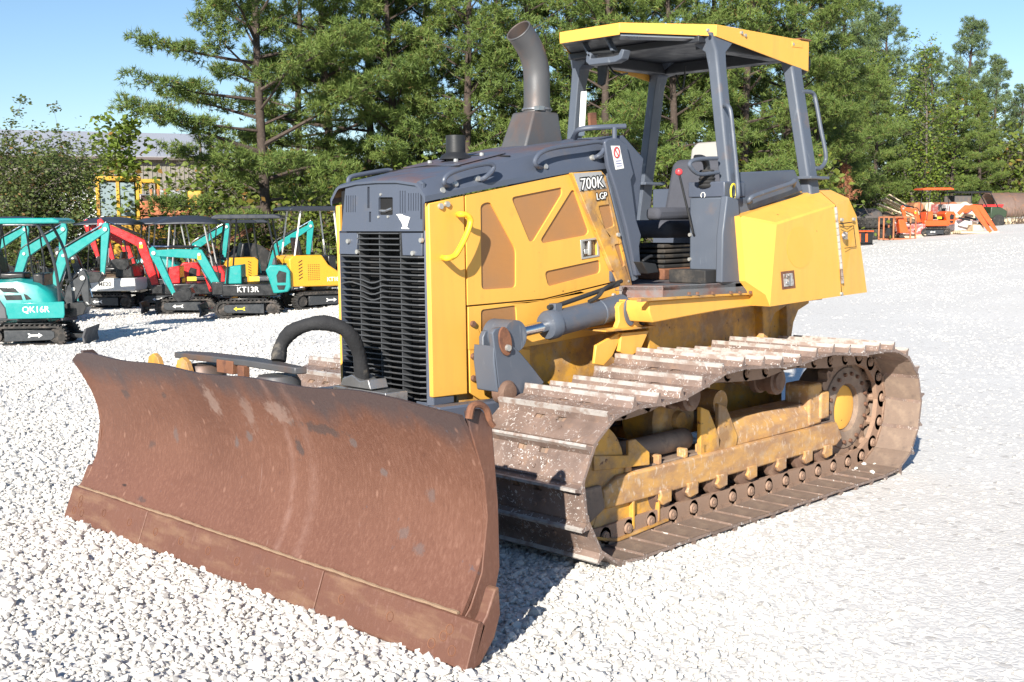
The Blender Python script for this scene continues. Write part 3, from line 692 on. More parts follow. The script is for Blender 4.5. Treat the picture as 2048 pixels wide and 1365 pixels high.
bolt(mb, ony(1257, 563, RCY), (0, 1, 0), .008, .004); bolt(mb, ony(1227, 591, RCY - .02), (0, 1, 0), .014, .012)
mb.build('panel_bolts', 'zinc', rp)
MB().prism(Yp([(1213, 352), (1224, 352), (1278, 558), (1268, 563)], RCY - .002), (0, -.045, 0)).build('edge_seal', 'charcoal_worn', dz, .005)
# ---------------------------------------------------------------- dash cowl and cab floor
DY = .455
cw = Yp(Z5([(530, 668), (545, 652), (600, 648), (640, 678), (660, 760), (678, 830), (664, 860), (690, 1060), (716, 1140), (706, 1195), (716, 1345), (690, 1345), (640, 1100), (585, 900), (548, 790)]), DY)
mb = MB(); mb.prism(cw, (0, -.03, 0)); cowl = mb.build('cowl_side', 'charcoal', dz, .008)
mb = MB(); mb.prism([V((p.x, -p.y, p.z)) for p in cw], (0, .03, 0)); mb.build('cowl_side', 'charcoal', dz, .008)
mb = MB(); mb.prism([V((.03, -.42, 1.35)), V((.03, -.42, 2.20)), V((-.08, -.42, 2.235)), V((-.28, -.42, 2.10)), V((-.22, -.42, 1.75)), V((-.16, -.42, 1.35))], (0, .84, 0)); mb.build('dash', 'charcoal', dz, .01)
sg = Yp([(1221.5, 292), (1239, 292), (1248, 337), (1231, 340)], DY + .0015)
mb = MB(); mb.prism(sg, (0, .001, 0)); sgn_ = mb.build('warning_sticker', 'sticker_white', cowl)
c = ony(1233.5, 305.5, DY + .004)
mb = MB(); mb.tube([c + V((.024 * math.cos(a), 0, .030 * math.sin(a))) for a in [2 * math.pi * k / 20 for k in range(20)]], .004, 6, closed=True); mb.tube([c + V((.017, 0, .021)), c + V((-.017, 0, -.021))], .003, 5); mb.build('prohibition_ring', 'sticker_red', sgn_)
mb = MB()
for y0 in (322, 327, 332): mb.prism(Yp([(1231 + (y0 - 322) * .2, y0), (1242 + (y0 - 322) * .2, y0 - .8), (1242.3 + (y0 - 322) * .2, y0 + .6), (1231.3 + (y0 - 322) * .2, y0 + 1.4)], DY + .003), (0, .0008, 0))
mb.build('fine_print', 'sticker_blue', sgn_)
rail_px('cowl_rail', [(1150, 276, .2), (1153, 264, .25), (1165, 258, .30), (1200, 255, .38), (1251, 253, .46)], .016)
mb = MB(); mb.tube([ony(1229, 255, .44), ony(1229, 278, .44)], .014, 8); mb.build('rail_post', 'charcoal', dz)
MB().prism(Yp([(1180, 226), (1193, 225), (1194, 252), (1181, 253)], .1), (0, -.02, 0)).build('lamp_bracket', 'rust_plain', dz, .002)
# floor plate & sill
fl = 1.325
mb = MB(); mb.prism([V((-.03, .45, fl)), V((-.16, .66, fl)), V((-.72, .80, fl)), V((-1.10, .80, fl)), V((-1.15, .4, fl)), V((-1.15, -.80, fl)), V((-.1, -.80, fl)), V((-.03, -.45, fl))], (0, 0, -.03)); flo = mb.build('cab_floor', 'floor_plate', dz, .004)
mb = MB(); q = [V((-.03, .45)), V((-.16, .66)), V((-.72, .80)), V((-1.05, .80))]
for a, b in zip(q[:-1], q[1:]):
    mb.add([(a.x, a.y, fl + .002), (b.x, b.y, fl + .002), (b.x, b.y, fl - .07), (a.x, a.y, fl - .07), (a.x, a.y - .02, fl + .002), (b.x, b.y - .02, fl + .002), (b.x, b.y - .02, fl - .07), (a.x, a.y - .02, fl - .07)], [(0, 1, 2, 3), (4, 7, 6, 5), (3, 2, 6, 7), (0, 4, 5, 1)])
mb.build('floor_edge', 'floor_plate', flo)
SX = -.12
seat_start = set(bpy.data.objects)
# seat
se = MB().bb((-.62, -.26, 1.60), (-1.10, .26, 1.72)).build('seat', 'seat_cloth', dz, .05, bseg=4)
mb = MB(); mb.prism([V((-1.00, -.25, 1.68)), V((-1.12, -.25, 2.12)), V((-1.20, -.25, 2.16)), V((-1.26, -.25, 2.10)), V((-1.16, -.25, 1.66))], (0, .5, 0)); sb_ = mb.build('seat_back', 'seat_cloth', se, .045, bseg=4); sb_.data.transform(Matrix.Translation((-.12, .05, 0)))
mb = MB(); mb.prism([V((-1.12, -.14, 2.08)), V((-1.15, -.14, 2.27)), V((-1.19, -.10, 2.33)), V((-1.23, -.14, 2.27)), V((-1.22, -.14, 2.08))], (0, .26, 0)); hr_ = mb.build('head_rest', 'seat_grey', se, .03, bseg=4); hr_.data.transform(Matrix.Translation((-.17, .05, -.05)))
mb = MB()
for i in range(5): mb.bb((-.62 - (i % 2) * .012, -.22, 1.56 - i * .034), (-1.06, .22, 1.535 - i * .034))
mb.build('seat_bellows', 'rubber', se, .008)
MB().bb((-.60, -.24, 1.325), (-1.08, .24, 1.40)).build('seat_base', 'rust_plain', se, .01)
for o_ in set(bpy.data.objects) - seat_start: o_.data.transform(Matrix.Translation((SX, 0, 0)))
MB().bb((-.45, .29, 1.72), (-.95, .40, 1.80)).build('arm_rest', 'seat_cloth', dz, .03, bseg=3)
MB().bb((-.50, -.50, 1.325), (-1.05, -.34, 1.80)).build('right_console', 'black_plastic', dz, .02)
MB().bb((-1.60, -.55, 1.325), (-1.68, .60, 1.95)).build('rear_bulkhead', 'charcoal', dz, .01)
MB().bb((-.20, -.66, 1.33), (-1.2, -.62, 1.92)).build('right_side_panel', 'charcoal', dz, .01)
# left console by the post
CY = .72
CX = -.64
mb = MB(); mb.prism([V((CX, .50, fl)), V((CX, .765, fl)), V((CX, .765, 1.86)), V((CX - .0, .50, 1.86))], (-.29, 0, 0)); con = mb.build('left_console', 'charcoal_worn', dz, .012)
MB().bb((CX + .006, .495, 1.86), (CX - .22, .77, 1.955)).build('switch_panel', 'charcoal', con, .006)
mb = MB(); c = onx(1406, 391, CX + .009); mb.tube([c + V((0, .016 * math.cos(a), .018 * math.sin(a))) for a in [R(-50 + 280 * k / 10) for k in range(11)]], .0025, 5); mb.build('switch_symbol', 'sticker_white', con)
mb = MB(); c = ony(1414, 366, .62)
for i in range(5): mb.lathe(c + V((0, 0, -.03 + i * .022)), (0, 0, 1), [(0, .050 - i * .002), (.011, .058 - i * .002), (.022, .050 - i * .002)], 14)
mb.build('stick_boot', 'rubber', con)
mb = MB(); mb.tube(curve([c + V((0, 0, .06)), c + V((.01, 0, .12)), c + V((.05, 0, .15)), c + V((.10, -.02, .15))], 5), .022, 8); mb.build('control_stick', 'black_plastic', con)
rail_px('stick_guard', [(1385, 339, .66), (1379, 330, .66), (1385, 322, .66), (1405, 318, .66), (1434, 317, .66)], .013, 'charcoal_worn', con)
rail_px('stick_guard', [(1437, 345, .66), (1402, 349, .66), (1388, 343, .66), (1380, 333, .66)], .013, 'charcoal_worn', con)
lv = MB().tube([onx(1389, 472, CX + .0), onx(1386, 466, CX + .03), onx(1358, 346, CX + .12)], .0075, 8).build('park_lever', 'black_plastic', dz)
MB().lathe(onx(1358, 346, CX + .12), (0, 0, 1), [(-.016, .010), (-.008, .020), (.006, .024), (.018, .020), (.026, .008)], 16).build('lever_knob', 'knob_red', lv)
MB().bb((CX + .005, .46, fl + .002), (CX + .16, .74, fl + .085)).build('step_pad', 'rubber', dz, .006)
mb = MB(); mb.tube(curve([ony(1285, 523, .5), ony(1296, 515, .5), ony(1304, 512, .5)], 4), .01, 6); mb.prism(Yp([(1284, 524), (1296, 548), (1318, 545), (1312, 528)], .52), (0, -.1, 0)); mb.build('foot_pedal', 'black_plastic', dz, .004)
mb = MB(); c = ony(1467, 386, .79); mb.tube([c + V((.03 * math.cos(a) * (1 + .2 * math.sin(a)), 0, .055 * math.sin(a))) for a in [2 * math.pi * k / 16 for k in range(16)]], .006, 6, closed=True); mb.build('cable_tie', 'tie_yellow', dz)
mb = MB()
for p in [(1381, 470), (1380, 519)]: bolt(mb, onx(*p, CX), (1, 0, 0), .013, .012, 10)
mb.build('console_bolts', 'zinc', con)
# ---------------------------------------------------------------- roll-over frame and canopy
def post(top, bot, sx, sy, s_, name='roof_post'):
    """corner-edge post: outer front corner runs top->bottom; sx along -X, sy inwards"""
    mb = MB(); rows = []
    n = 14
    for k in range(n + 1):
        t = k / n; c = V(top).lerp(V(bot), t)
        fl_ = max(0, 1 - t / .11); g = .16 * (1 - math.sqrt(max(0, 1 - fl_ * fl_)))       # gusset flare up at the roof
        ch = .012
        sec = [(c.x - ch + g * .3, c.y), (c.x - sx - g, c.y), (c.x - sx - g, c.y - s_ * (sy + g)), (c.x + g * .3, c.y - s_ * (sy + g)), (c.x + g * .3, c.y - s_ * ch)]
        rows.append([V((a, b, c.z)) for a, b in sec])
    mb.grid(rows, True); mb.add(rows[0], [tuple(range(5))]); mb.add(rows[-1], [tuple(range(4, -1, -1))])
    return mb.build(name, 'charcoal_worn', dz, .006, 30)
for s_ in (1, -1):
    post((-.76, s_ * .60, 2.885), (-.775, s_ * .79, 1.33), .092, .075, s_)
    post((-1.63, s_ * .60, 2.87), (-1.66, s_ * .80, 1.70), .115, .075, s_)
    mb = MB(); mb.prism([V((-1.58, s_ * .81, 1.985)), V((-1.82, s_ * .81, 1.985)), V((-1.82, s_ * .60, 1.985)), V((-1.58, s_ * .60, 1.985))], (0, 0, .02)); mb.build('post_flange', 'charcoal_worn', dz, .004)
MB().prism(Yp([(1455, 392), (1477, 398), (1491, 560), (1486, 566), (1444, 566), (1446, 470)], .80), (0, -.05, 0)).build('post_foot', 'charcoal_worn', dz, .008)
ZT = 2.935
plan = [(-.25, .25), (-.76, .61), (-1.84, .62), (-1.84, -.62), (-.76, -.61), (-.25, -.25)]
mb = MB(); mb.prism([V((a, b, ZT - .008)) for a, b in plan], (0, 0, .008)); roof = mb.build('canopy_roof', 'dozer_yellow', dz)
def fascia(a, b, da, db, nm='roof_fascia'):
    a = V((*a, ZT)); b = V((*b, ZT)); t = (b - a).normalized(); nrm = V((t.y, -t.x, 0))
    if nrm.dot((a + b) / 2 - V((-1.0, 0, ZT))) < 0: nrm = -nrm
    P = [a + nrm * .002, b + nrm * .002, b + nrm * .002 - V((0, 0, db)), a + nrm * .002 - V((0, 0, da))]
    return MB().prism(P, -nrm * .008).build(nm, 'dozer_yellow', roof, .003)
fascia(plan[5], plan[0], .073, .073); fascia(plan[0], plan[1], .060, .073); fascia(plan[4], plan[5], .073, .060)
fascia(plan[1], plan[2], .073, .205); fascia(plan[3], plan[4], .205, .073); fascia(plan[2], plan[3], .10, .10)
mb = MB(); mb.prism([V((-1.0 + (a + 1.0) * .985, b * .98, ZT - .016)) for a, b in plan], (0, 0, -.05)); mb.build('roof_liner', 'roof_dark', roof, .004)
mb = MB(); mb.bb((-.66, -.55, ZT - .11), (-.76, .55, ZT - .066)); mb.bb((-1.62, -.55, ZT - .14), (-1.74, .55, ZT - .066))
for y in (-.50, .50): mb.bb((-.76, y - .05, ZT - .14), (-1.62, y + .05, ZT - .066))
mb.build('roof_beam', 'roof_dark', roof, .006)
MB().prism([V((-.27, .24, ZT - .066)), V((-.70, .545, ZT - .075)), V((-.74, .52, ZT - .085)), V((-.31, .20, ZT - .08))], (0, 0, -.012)).build('roof_flange', 'steel', roof, .002)
mb = MB()
for p in [(1415.5, 61), (1482.5, 66), (1490, 71), (1585.5, 89)]: bolt(mb, ony(*p, .618), (0, 1, 0), .011, .009, 10)
mb.build('roof_bolts', 'zinc', roof)
MB().prism(Yp([(1583, 83), (1604, 88), (1604, 97), (1583, 94)], .618), (0, .006, 0)).build('roof_tab', 'dozer_yellow', roof, .002)
MB().bb((-.33, -.18, ZT + .001), (-.43, .0, ZT + .018)).build('roof_patch', 'rust_plain', roof, .003)
MB().prism([V((-1.72, .63, ZT + .002)), V((-1.86, .63, ZT + .002)), V((-1.86, .45, ZT + .012)), V((-1.74, .45, ZT + .008))], (0, 0, .01)).build('roof_patch', 'rust_plain', roof, .002)
mb = MB(); mb.lathe((-1.87, .50, ZT - .13), (-1, 0, -.1), [(0, .075), (.02, .085), (.06, .085), (.075, .07)], 20); mb.box((-1.86, .50, ZT - .05), (.03, .05, .09)); mb.build('work_lamp', 'black_plastic', roof)
lb = [(1158, 100), (1160, 88)]
mb = MB(); a = [onx(x, y, -.36) for x, y in [(1178, 104), (1172, 112), (1171, 124), (1178, 131), (1230, 125), (1243, 118), (1248, 100), (1242, 98), (1236, 110), (1225, 113), (1180, 118), (1183, 108)]]
mb.prism(a, (-.07, 0, 0)); lbr = mb.build('lamp_guard', 'charcoal_worn', roof, .006)
mb = MB(); mb.cyl(onx(1176, 106, -.385), onx(1226, 103, -.385), .016, n=10); mb.build('guard_bar', 'black_plastic', lbr)
mb = MB(); mb.prism([onx(1161, 84, -.36), onx(1164, 83, -.36), onx(1181, 114, -.36), onx(1176, 113, -.36)], (-.05, 0, 0)); mb.prism([onx(1209, 76, -.36), onx(1212, 75, -.36), onx(1226, 101, -.36), onx(1221, 102, -.36)], (-.05, 0, 0)); mb.build('guard_strap', 'charcoal_worn', lbr, .002)
MB().tube(curve([onx(1215, 128, -.5), onx(1228, 146, -.5), onx(1240, 150, -.5), onx(1255, 147, -.5)], 6), .007, 6).build('roof_cable', 'black_plastic', roof)
MB().tube(curve([onx(1352, 150, -1.55), onx(1356, 165, -1.55), onx(1362, 178, -1.55), onx(1367, 170, -1.55), onx(1371, 132, -1.55)], 6), .006, 6).build('roof_cable', 'black_plastic', roof)
MB().prism([onx(1194, 133, -.8), onx(1214, 132, -.8), onx(1208, 168, -.8), onx(1203, 172, -.8), onx(1195, 168, -.8)], (-.02, 0, 0)).build('mirror', 'black_plastic', roof, .004)
MB().prism(Xp([(1163, 184), (1174, 182), (1169, 272), (1158, 272)], -.752), (.005, 0, 0)).build('post_strip', 'white_paint', dz)  # thin pale strip laid over part of the far front post
rail_px('post_rail', [(1449, 212, .67), (1455, 212, .72), (1461, 224, .75), (1466, 270, .77), (1472, 330, .79), (1476, 385, .81), (1474, 396, .80)], .014, 'charcoal_worn')
rail_px('post_rail', [(1603, 184, .64), (1618, 184, .64), (1628, 190, .64), (1634, 215, .66), (1642, 260, .69), (1651, 305, .72), (1650, 324, .72), (1641, 336, .73), (1629, 337, .73)], .014, 'charcoal_worn')
# ---------------------------------------------------------------- rear body
TY = .95
P1 = ony(1481, 433, .845); P2 = ony(1553.5, 447, TY); P9 = ony(1540, 613.5, TY); P3 = ony(1670, 410, TY); P8 = ony(1683, 592, TY)
P4 = ony(1634, 379, .72); P4b = ony(1656, 378, .72); P5 = ony(1697, 397, .88); P6 = ony(1713, 432, .92); P7 = ony(1734, 585, .93); Pa = ony(1491, 563, .845); Pb = ony(1531, 590, .92)
inn = lambda p, y=.50: V((p.x, y, p.z))
mb = MB(); VV = [P1, P2, P3, P4, P8, P9, Pa, Pb]
mb.add(VV, [(0, 1, 2, 3), (1, 5, 4, 2), (0, 7, 5, 1), (0, 6, 7)])
i1 = inn(P1); i4 = inn(P4); i8 = inn(P8); i9 = inn(P9); ia = inn(Pa)
mb.add([P1, P4, i4, i1], [(0, 1, 2, 3)]); mb.add([P9, P8, i8, i9], [(0, 1, 2, 3)]); mb.add([Pa, Pb, P9, i9, ia], [(0, 1, 2, 3, 4)])
mb.add([P1, Pa, ia, i1], [(0, 1, 2, 3)]); mb.add([P3, P8, i8, i4, P4], [(0, 1, 2, 3, 4)])
bod = mb.build('tank_body', 'dozer_yellow', dz, .010, 20)
mb = MB(); q3 = P3 + V((-.008, 0, 0)); q8 = P8 + V((-.008, 0, 0)); q4 = P4 + V((-.008, 0, 0))
mb.add([q3, q8, P7, P6, P5, P4b, q4], [(0, 1, 2, 3, 4), (0, 4, 5, 6)])
j = [inn(p, .45) for p in (q8, P7, P6, P5, P4b)]
mb.add([q8, P7, j[1], j[0]], [(0, 1, 2, 3)]); mb.add([P7, P6, j[2], j[1]], [(0, 1, 2, 3)]); mb.add([P6, P5, j[3], j[2]], [(0, 1, 2, 3)]); mb.add([P5, P4b, j[4], j[3]], [(0, 1, 2, 3)])
rdo = mb.build('rear_door', 'dozer_yellow', dz, .010, 20)
pn = ((q3 - q8).cross(P7 - q8)).normalized()
if pn.y < 0: pn = -pn
def onpl(px, py, p0, n): v = ray(px, py); return CAM + v * ((p0 - CAM).dot(n) / v.dot(n))
hg0 = onpl(1668.5, 414, q3, V((0, 1, 0))); hg1 = onpl(1683, 567, q3, V((0, 1, 0)))
for k in range(11):
    a = hg0.lerp(hg1, k / 11 + .004); b = hg0.lerp(hg1, (k + 1) / 11 - .004); MB().cyl(a + V((-.004, .006, 0)), b + V((-.004, .006, 0)), .011, n=8).build('hinge_knuckle', 'bright_edge', rdo)
oq = pn * .002
def rp_poly(pts, th=.004): return MB().prism([onpl(a, b, q8, pn) + oq for a, b in pts], pn * th)
rp_poly([(1678, 447), (1703, 444), (1703, 446), (1678, 449)], .002).build('door_slit', 'deep_black', rdo)
mb = MB()
for a, b in [((1681, 455), (1707, 452)), ((1707, 452), (1712, 494)), ((1712, 494), (1689, 497))]: mb.beam(onpl(*a, q8, pn) + pn * .001, onpl(*b, q8, pn) + pn * .001, .004, .003, pn)
mb.build('flap_gap', 'deep_black', rdo)
mb = MB()
for p in [(1682.5, 440), (1706.5, 439), (1682, 588)]: bolt(mb, onpl(*p, q8, pn), pn, .013, .012, 10)
mb.build('door_bolts', 'zinc', rdo)
mb = MB(); c = onpl(1688, 472, q8, pn); mb.cyl(c, c + pn * .012, .030, .026, 16); mb.cyl(c + pn * .012, c + pn * .018, .018, n=12); mb.box(c + pn * .018, (.012, .012, .05)); mb.build('door_lock', 'steel', rdo, .001)
tl = [ony(a, b, TY) for a, b in Z8([(1297, 733), (1392, 722), (1403, 848), (1308, 860)])]
c = sum(tl, V()) / 4
mb = MB(); mb.prism(tl, (0, .003, 0)); lt = mb.build('tank_latch', 'rust_plain', bod)
mb = MB(); mb.prism([c + (p - c) * .72 for p in tl], (0, .006, 0)); mb.build('latch_cup', 'bright_edge', lt, .001)
mb = MB(); mb.box(c + V((0, .008, 0)), (.02, .012, .07)); mb.box(c + V((.018, .008, .02)), (.03, .010, .018)); mb.box(c + V((.018, .008, -.02)), (.03, .010, .018)); mb.build('latch_handle', 'steel', lt, .002)
MB().prism([ony(1600 + 26 * math.cos(a) - 8 * math.sin(a) * 0, 495 + 42 * math.sin(a), TY + .0008) for a in [2 * math.pi * k / 24 for k in range(24)]], (0, .0008, 0)).build('paint_patch', 'paint_patch', bod)
# dark fender behind the post, with its rail
fe = [ony(a, b, y) for a, b, y in [(1478, 345, .76), (1590, 340, .76), (1607, 382, .76), (1484, 431, .76)]]
MB().prism(fe, (0, -.04, 0)).build('side_fender', 'charcoal', dz, .008)
rail_px('fender_rail', [(1502, 402, .74), (1497, 404, .80), (1502, 396, .82), (1515, 390, .82), (1550, 378, .82), (1582, 367, .82), (1589, 362, .81), (1586, 372, .76)], .015, 'charcoal_worn')
# yellow sill, frames below
mb = MB(); s0 = [ony(a, b, .80) for a, b in Z8([(355, 945), (870, 905), (1195, 892), (1195, 968), (875, 1010), (380, 1100), (352, 1015)])]
mb.prism(s0, (0, -.30, 0)); sill = mb.build('sill', 'dozer_yellow', dz, .008)
s1 = [ony(a, b, .80) for a, b in Z8([(265, 925), (360, 920), (870, 893), (1190, 880), (1190, 890), (870, 907), (360, 940), (262, 950)])]
MB().prism(s1, (0, .03, 0)).build('sill_lip', 'dozer_yellow_worn', sill, .002)
mb = MB()
for x in (640, 700, 810, 940, 1005, 1080, 1135): 
    c = ony(*Z8([(x, 893 - (x - 640) * .02)])[0], .832); bolt(mb, c, (0, 0, 1), .012, .012, 6)
mb.build('sill_bolts', 'rusty_bolt', sill)
mb = MB(); mb.prism([V((a, .62, b)) for a, b in [(-.16, 1.29), (-.9, 1.29), (-1.2, 1.29), (-1.2, 1.18), (-.9, 1.19), (-.1, 1.14)]], (0, -.1, 0)); mb.build('floor_support', 'dozer_yellow', dz, .004)
mb = MB(); mb.bb((1.25, -.36, .45), (-.2, .36, 1.30)); mb.bb((-.15, -.56, .36), (-1.66, .56, 1.16)); mb.build('main_frame', 'dozer_yellow_worn', dz, .01)
mb = MB()
for x in (-1.34, -1.64):
    mb.prism([V((x + a, .62, b)) for a, b in [(-.26, 1.16), (.05, 1.16), (.03, 1.08), (.02, .95), (.02, .78), (-.03, .78), (-.035, .90), (-.06, 1.0), (-.12, 1.08), (-.26, 1.12)]], (0, -.12, 0))
mb.bb((-1.15, .68, 1.145), (-1.98, .4, 1.17))
mb.build('mount_bracket', 'dozer_yellow_worn', dz, .006)
mb = MB(); mb.prism([ony(a, b, .585) for a, b in R6([(1330, 640), (1560, 510), (1570, 560), (1490, 740), (1400, 840), (1310, 820)])], (0, -.02, 0)); mb.prism([ony(a, b, .60) for a, b in R6([(1575, 520), (1845, 495), (1760, 690), (1640, 760), (1560, 700)])], (0, -.03, 0)); mb.build('cylinder_gusset', 'dozer_yellow', dz, .004)
MB().prism([ony(a, b, .64) for a, b in R6([(1420, 495), (1915, 445), (1915, 462), (1560, 500), (1420, 510)])], (0, -.20, 0)).build('gusset_top', 'dozer_yellow_worn', dz, .002)
# ---------------------------------------------------------------- lift cylinders
def lift(sg):
    f = lambda v: V((v.x, sg * v.y, v.z))
    a0 = ony(1013, 671, .52); a1 = ony(1097, 651, .52); a2 = ony(1243, 613, .52); d = (a2 - a1).normalized()
    cy = MB().tube([f(a1 - d * .02), f(a1), f(a1 + d * .045), f(a1 + d * .046), f(a2 - d * .22), f(a2 - d * .215), f(a2 - d * .20), f(a2 - d * .195), f(a2)], [.074, .084, .084, .074, .074, .078, .078, .074, .074], 22).build('lift_cylinder', 'charcoal_worn', dz)
    MB().cyl(f(a0), f(a1), .032, n=16).build('cylinder_rod', 'chrome', cy)
    MB().tube([f(p) for p in curve([a1 + V((.0, .0, .10)), a1 + d * .1 + V((0, 0, .10)), a2 - d * .25 + V((0, 0, .12)), a2 - d * .05 + V((0, .02, .14))], 5)], .014, 8).build('cylinder_hose', 'rubber', cy)
    MB().tube([f(p) for p in curve([a2 - d * .32 + V((0, .02, .08)), a2 - d * .25 + V((0, .03, .10)), a2 - d * .18 + V((0, .03, .14)), a2 + V((0, 0, .15))], 5)], .012, 8).build('cylinder_hose', 'rubber', cy)
    MB().box(f(a1 + d * .06 + V((0, 0, .088))), (.06, .05, .05)).build('hose_port', 'charcoal_worn', cy, .004)
    # rear bracket with pin
    bp = [ony(a, b, .62) for a, b in R6([(1545, 265), (1570, 222), (1620, 205), (1665, 225), (1690, 280), (1755, 430), (1800, 460), (1420, 495), (1530, 465), (1555, 400)])]
    br = MB().prism([f(p) for p in bp], (0, -sg * .035, 0)).build('cylinder_bracket', 'dozer_yellow', dz, .006)
    c = ony(*R6([(1642, 318)])[0], .62)
    mb = MB(); mb.prism([f(c + V((.045 * math.cos(t) * 1.0 + .012 * math.sin(t), 0, .080 * math.sin(t)))) for t in [2 * math.pi * k / 20 for k in range(20)]], (0, sg * .012, 0)); mb.build('pin_keeper', 'charcoal_worn', br, .003)
    mb = MB(); bolt(mb, f(c + V((-.015, .012, -.035))), (0, sg, 0), .018, .016, 10); mb.build('keeper_bolt', 'zinc', br)
    # front tower
    tw = [ony(a, b, .60) for a, b in R6([(318, 520), (345, 478), (400, 462), (455, 480), (490, 560), (520, 640), (600, 720), (700, 840), (825, 1000), (700, 1150), (430, 1170), (385, 1100), (350, 800)])]
    t_ = MB().prism([f(p) for p in tw], (0, -sg * .035, 0)).build('lift_arm', 'charcoal_worn', dz, .006)
    tw2 = [ony(a, b, .46) for a, b in R6([(225, 560), (250, 500), (330, 480), (400, 520), (420, 640), (440, 900), (440, 1120), (260, 1050), (230, 900)])]
    MB().prism([f(p) for p in tw2], (0, -sg * .035, 0)).build('lift_arm_inner', 'charcoal_worn', dz, .006)
    MB().prism([f(ony(a, b, .60)) for a, b in R6([(335, 640), (352, 800), (385, 1100), (365, 1095), (330, 800)])], (0, -sg * .16, 0)).build('arm_web', 'charcoal_worn', t_, .012)
    c = ony(*R6([(432, 600)])[0], .60); up = V((.25, 0, 1)).normalized(); sx = V((1, 0, -.25)).normalized()
    mb = MB(); mb.prism([f(c + sx * (.045 * math.cos(t)) + up * (.080 * math.sin(t))) for t in [2 * math.pi * k / 20 for k in range(20)]], (0, sg * .012, 0)); mb.build('pin_keeper', 'rust_plain', t_, .003)
    c2 = f(c + V((-.01, .012, -.035))); mb = MB(); bolt(mb, c2, (0, sg, 0), .019, .016, 10); mb.build('keeper_bolt', 'zinc', t_)
    MB().cyl(f(a0 + V((0, .07, 0))), f(a0 - V((0, .10, 0))), .086, n=22).build('rod_eye', 'charcoal_worn', cy)
    pv = ony(*R6([(470, 1100)])[0], .61); MB().lathe(f(pv), (0, sg, 0), [(-.06, .065), (0, .065), (.015, .05), (.02, .02)], 18).build('pivot_pin', 'roller_steel', t_)
lift(1); lift(-1)
MB().tube(curve([ony(1281, 615, .58), ony(1276, 630, .60), ony(1278, 645, .58), ony(1290, 655, .5)], 5), .018, 8).build('hydraulic_hose', 'rubber', dz)
# =================================================================== land: gravel yard, forest floor, loose stone
def make_gravel():
    m, t, b, oc = base_mat('gravel_ground')
    vo = nd(t, 'ShaderNodeTexVoronoi'); vo.inputs['Scale'].default_value = 24; t.links.new(oc, vo.inputs['Vector'])
    v2 = nd(t, 'ShaderNodeTexVoronoi'); v2.feature = 'DISTANCE_TO_EDGE'; v2.inputs['Scale'].default_value = 24; t.links.new(oc, v2.inputs['Vector'])
    c = mixc(t, mrange(t, noise(t, oc, .35, 4), .3, .7), (.66, .64, .61), (.73, .71, .68))
    sp = nd(t, 'ShaderNodeSeparateColor'); t.links.new(vo.outputs['Color'], sp.inputs[0])
    c = mixc(t, mrange(t, sp.outputs[0], .0, 1.0, 0, .30), c, (.58, .565, .54))
    c = mixc(t, mrange(t, sp.outputs[1], .965, .975, 0, .5), c, (.34, .32, .30))
    c = mixc(t, mrange(t, v2.outputs['Distance'], .05, .0, 0, .30), c, (.48, .46, .43))
    t.links.new(c, b.inputs['Base Color']); b.inputs['Roughness'].default_value = .95; b.inputs['Specular IOR Level'].default_value = .15
    bn = nd(t, 'ShaderNodeBump'); bn.inputs['Strength'].default_value = .3; bn.inputs['Distance'].default_value = .010
    t.links.new(mth(t, 'ADD', mth(t, 'MINIMUM', mth(t, 'MULTIPLY', v2.outputs['Distance'], 3.0), .7), mth(t, 'MULTIPLY', sp.outputs[2], .5)), bn.inputs['Height']); t.links.new(bn.outputs[0], b.inputs['Normal'])
make_gravel()
def make_stone_mat():
    m, t, b, oc = base_mat('stone_grey')
    oi = nd(t, 'ShaderNodeObjectInfo')
    c = mixc(t, mrange(t, oi.outputs['Random'], 0, 1), (.53, .508, .470), (.68, .655, .615))
    c = mixc(t, mrange(t, oi.outputs['Random'], .955, .965, 0, .6), c, (.26, .245, .23))
    c = mixc(t, mrange(t, noise(t, oc, 2.2, 4), .55, .75, 0, .35), c, (.44, .41, .37))
    t.links.new(c, b.inputs['Base Color']); b.inputs['Roughness'].default_value = .9; b.inputs['Specular IOR Level'].default_value = .25
make_stone_mat()
mat('forest_dirt', (.15, .085, .05), .95, 0, .25, .6, [((.09, .075, .03), 2.2, .5, .65), ((.24, .15, .09), 7, .55, .7)], .6, 14)
ds = list(np.concatenate([np.arange(-14, 3, 1.0), np.arange(3, 16, .5), np.arange(16, 60, 1.5), np.arange(60, 140, 6), np.arange(140, 900, 60)]))
def gpt(r_, d):
    p = CAM + FH * d + RH * r_
    return V((p.x, p.y, ground_rd(r_, d) + .012 * math.sin(r_ * 1.3 + d * .7) * math.cos(d * 1.1 - r_ * .4) * smooth((d - 10) / 8)))
def rows_of(dlist, rl): return [[gpt(r_, d) for r_ in rl(d)] for d in dlist]
half = lambda d: np.concatenate([-np.linspace(1, 0, 24) ** 1.5 * max(30, abs(d) * 1.1), (np.linspace(0, 1, 24) ** 1.5)[1:] * max(30, abs(d) * 1.1)])
g = MB().grid(rows_of(ds, half)).build('ground', 'gravel_ground', None, 0, 60); g['kind'] = 'structure'
def edge_d(r_): return float(np.interp(r_, [-60, -14, -5, 0, 8, 14, 20, 28, 40, 60], [35, 36, 36.5, 38, 44, 52, 63, 78, 88, 95])) + .8 * math.sin(r_ * 1.9) + .4 * math.sin(r_ * 4.7)
rl = np.linspace(-75, 75, 160); rows = []
for k in range(26):
    row = []
    for r_ in rl:
        d = edge_d(r_) + (k / 25.0) ** 2 * 170 - (.35 if k == 0 else 0)
        p = CAM + FH * d + RH * r_; row.append(V((p.x, p.y, ground_rd(r_, d) + (-.03 if k == 0 else .035 + .05 * math.sin(r_ * .8 + k)))))
    rows.append(row)
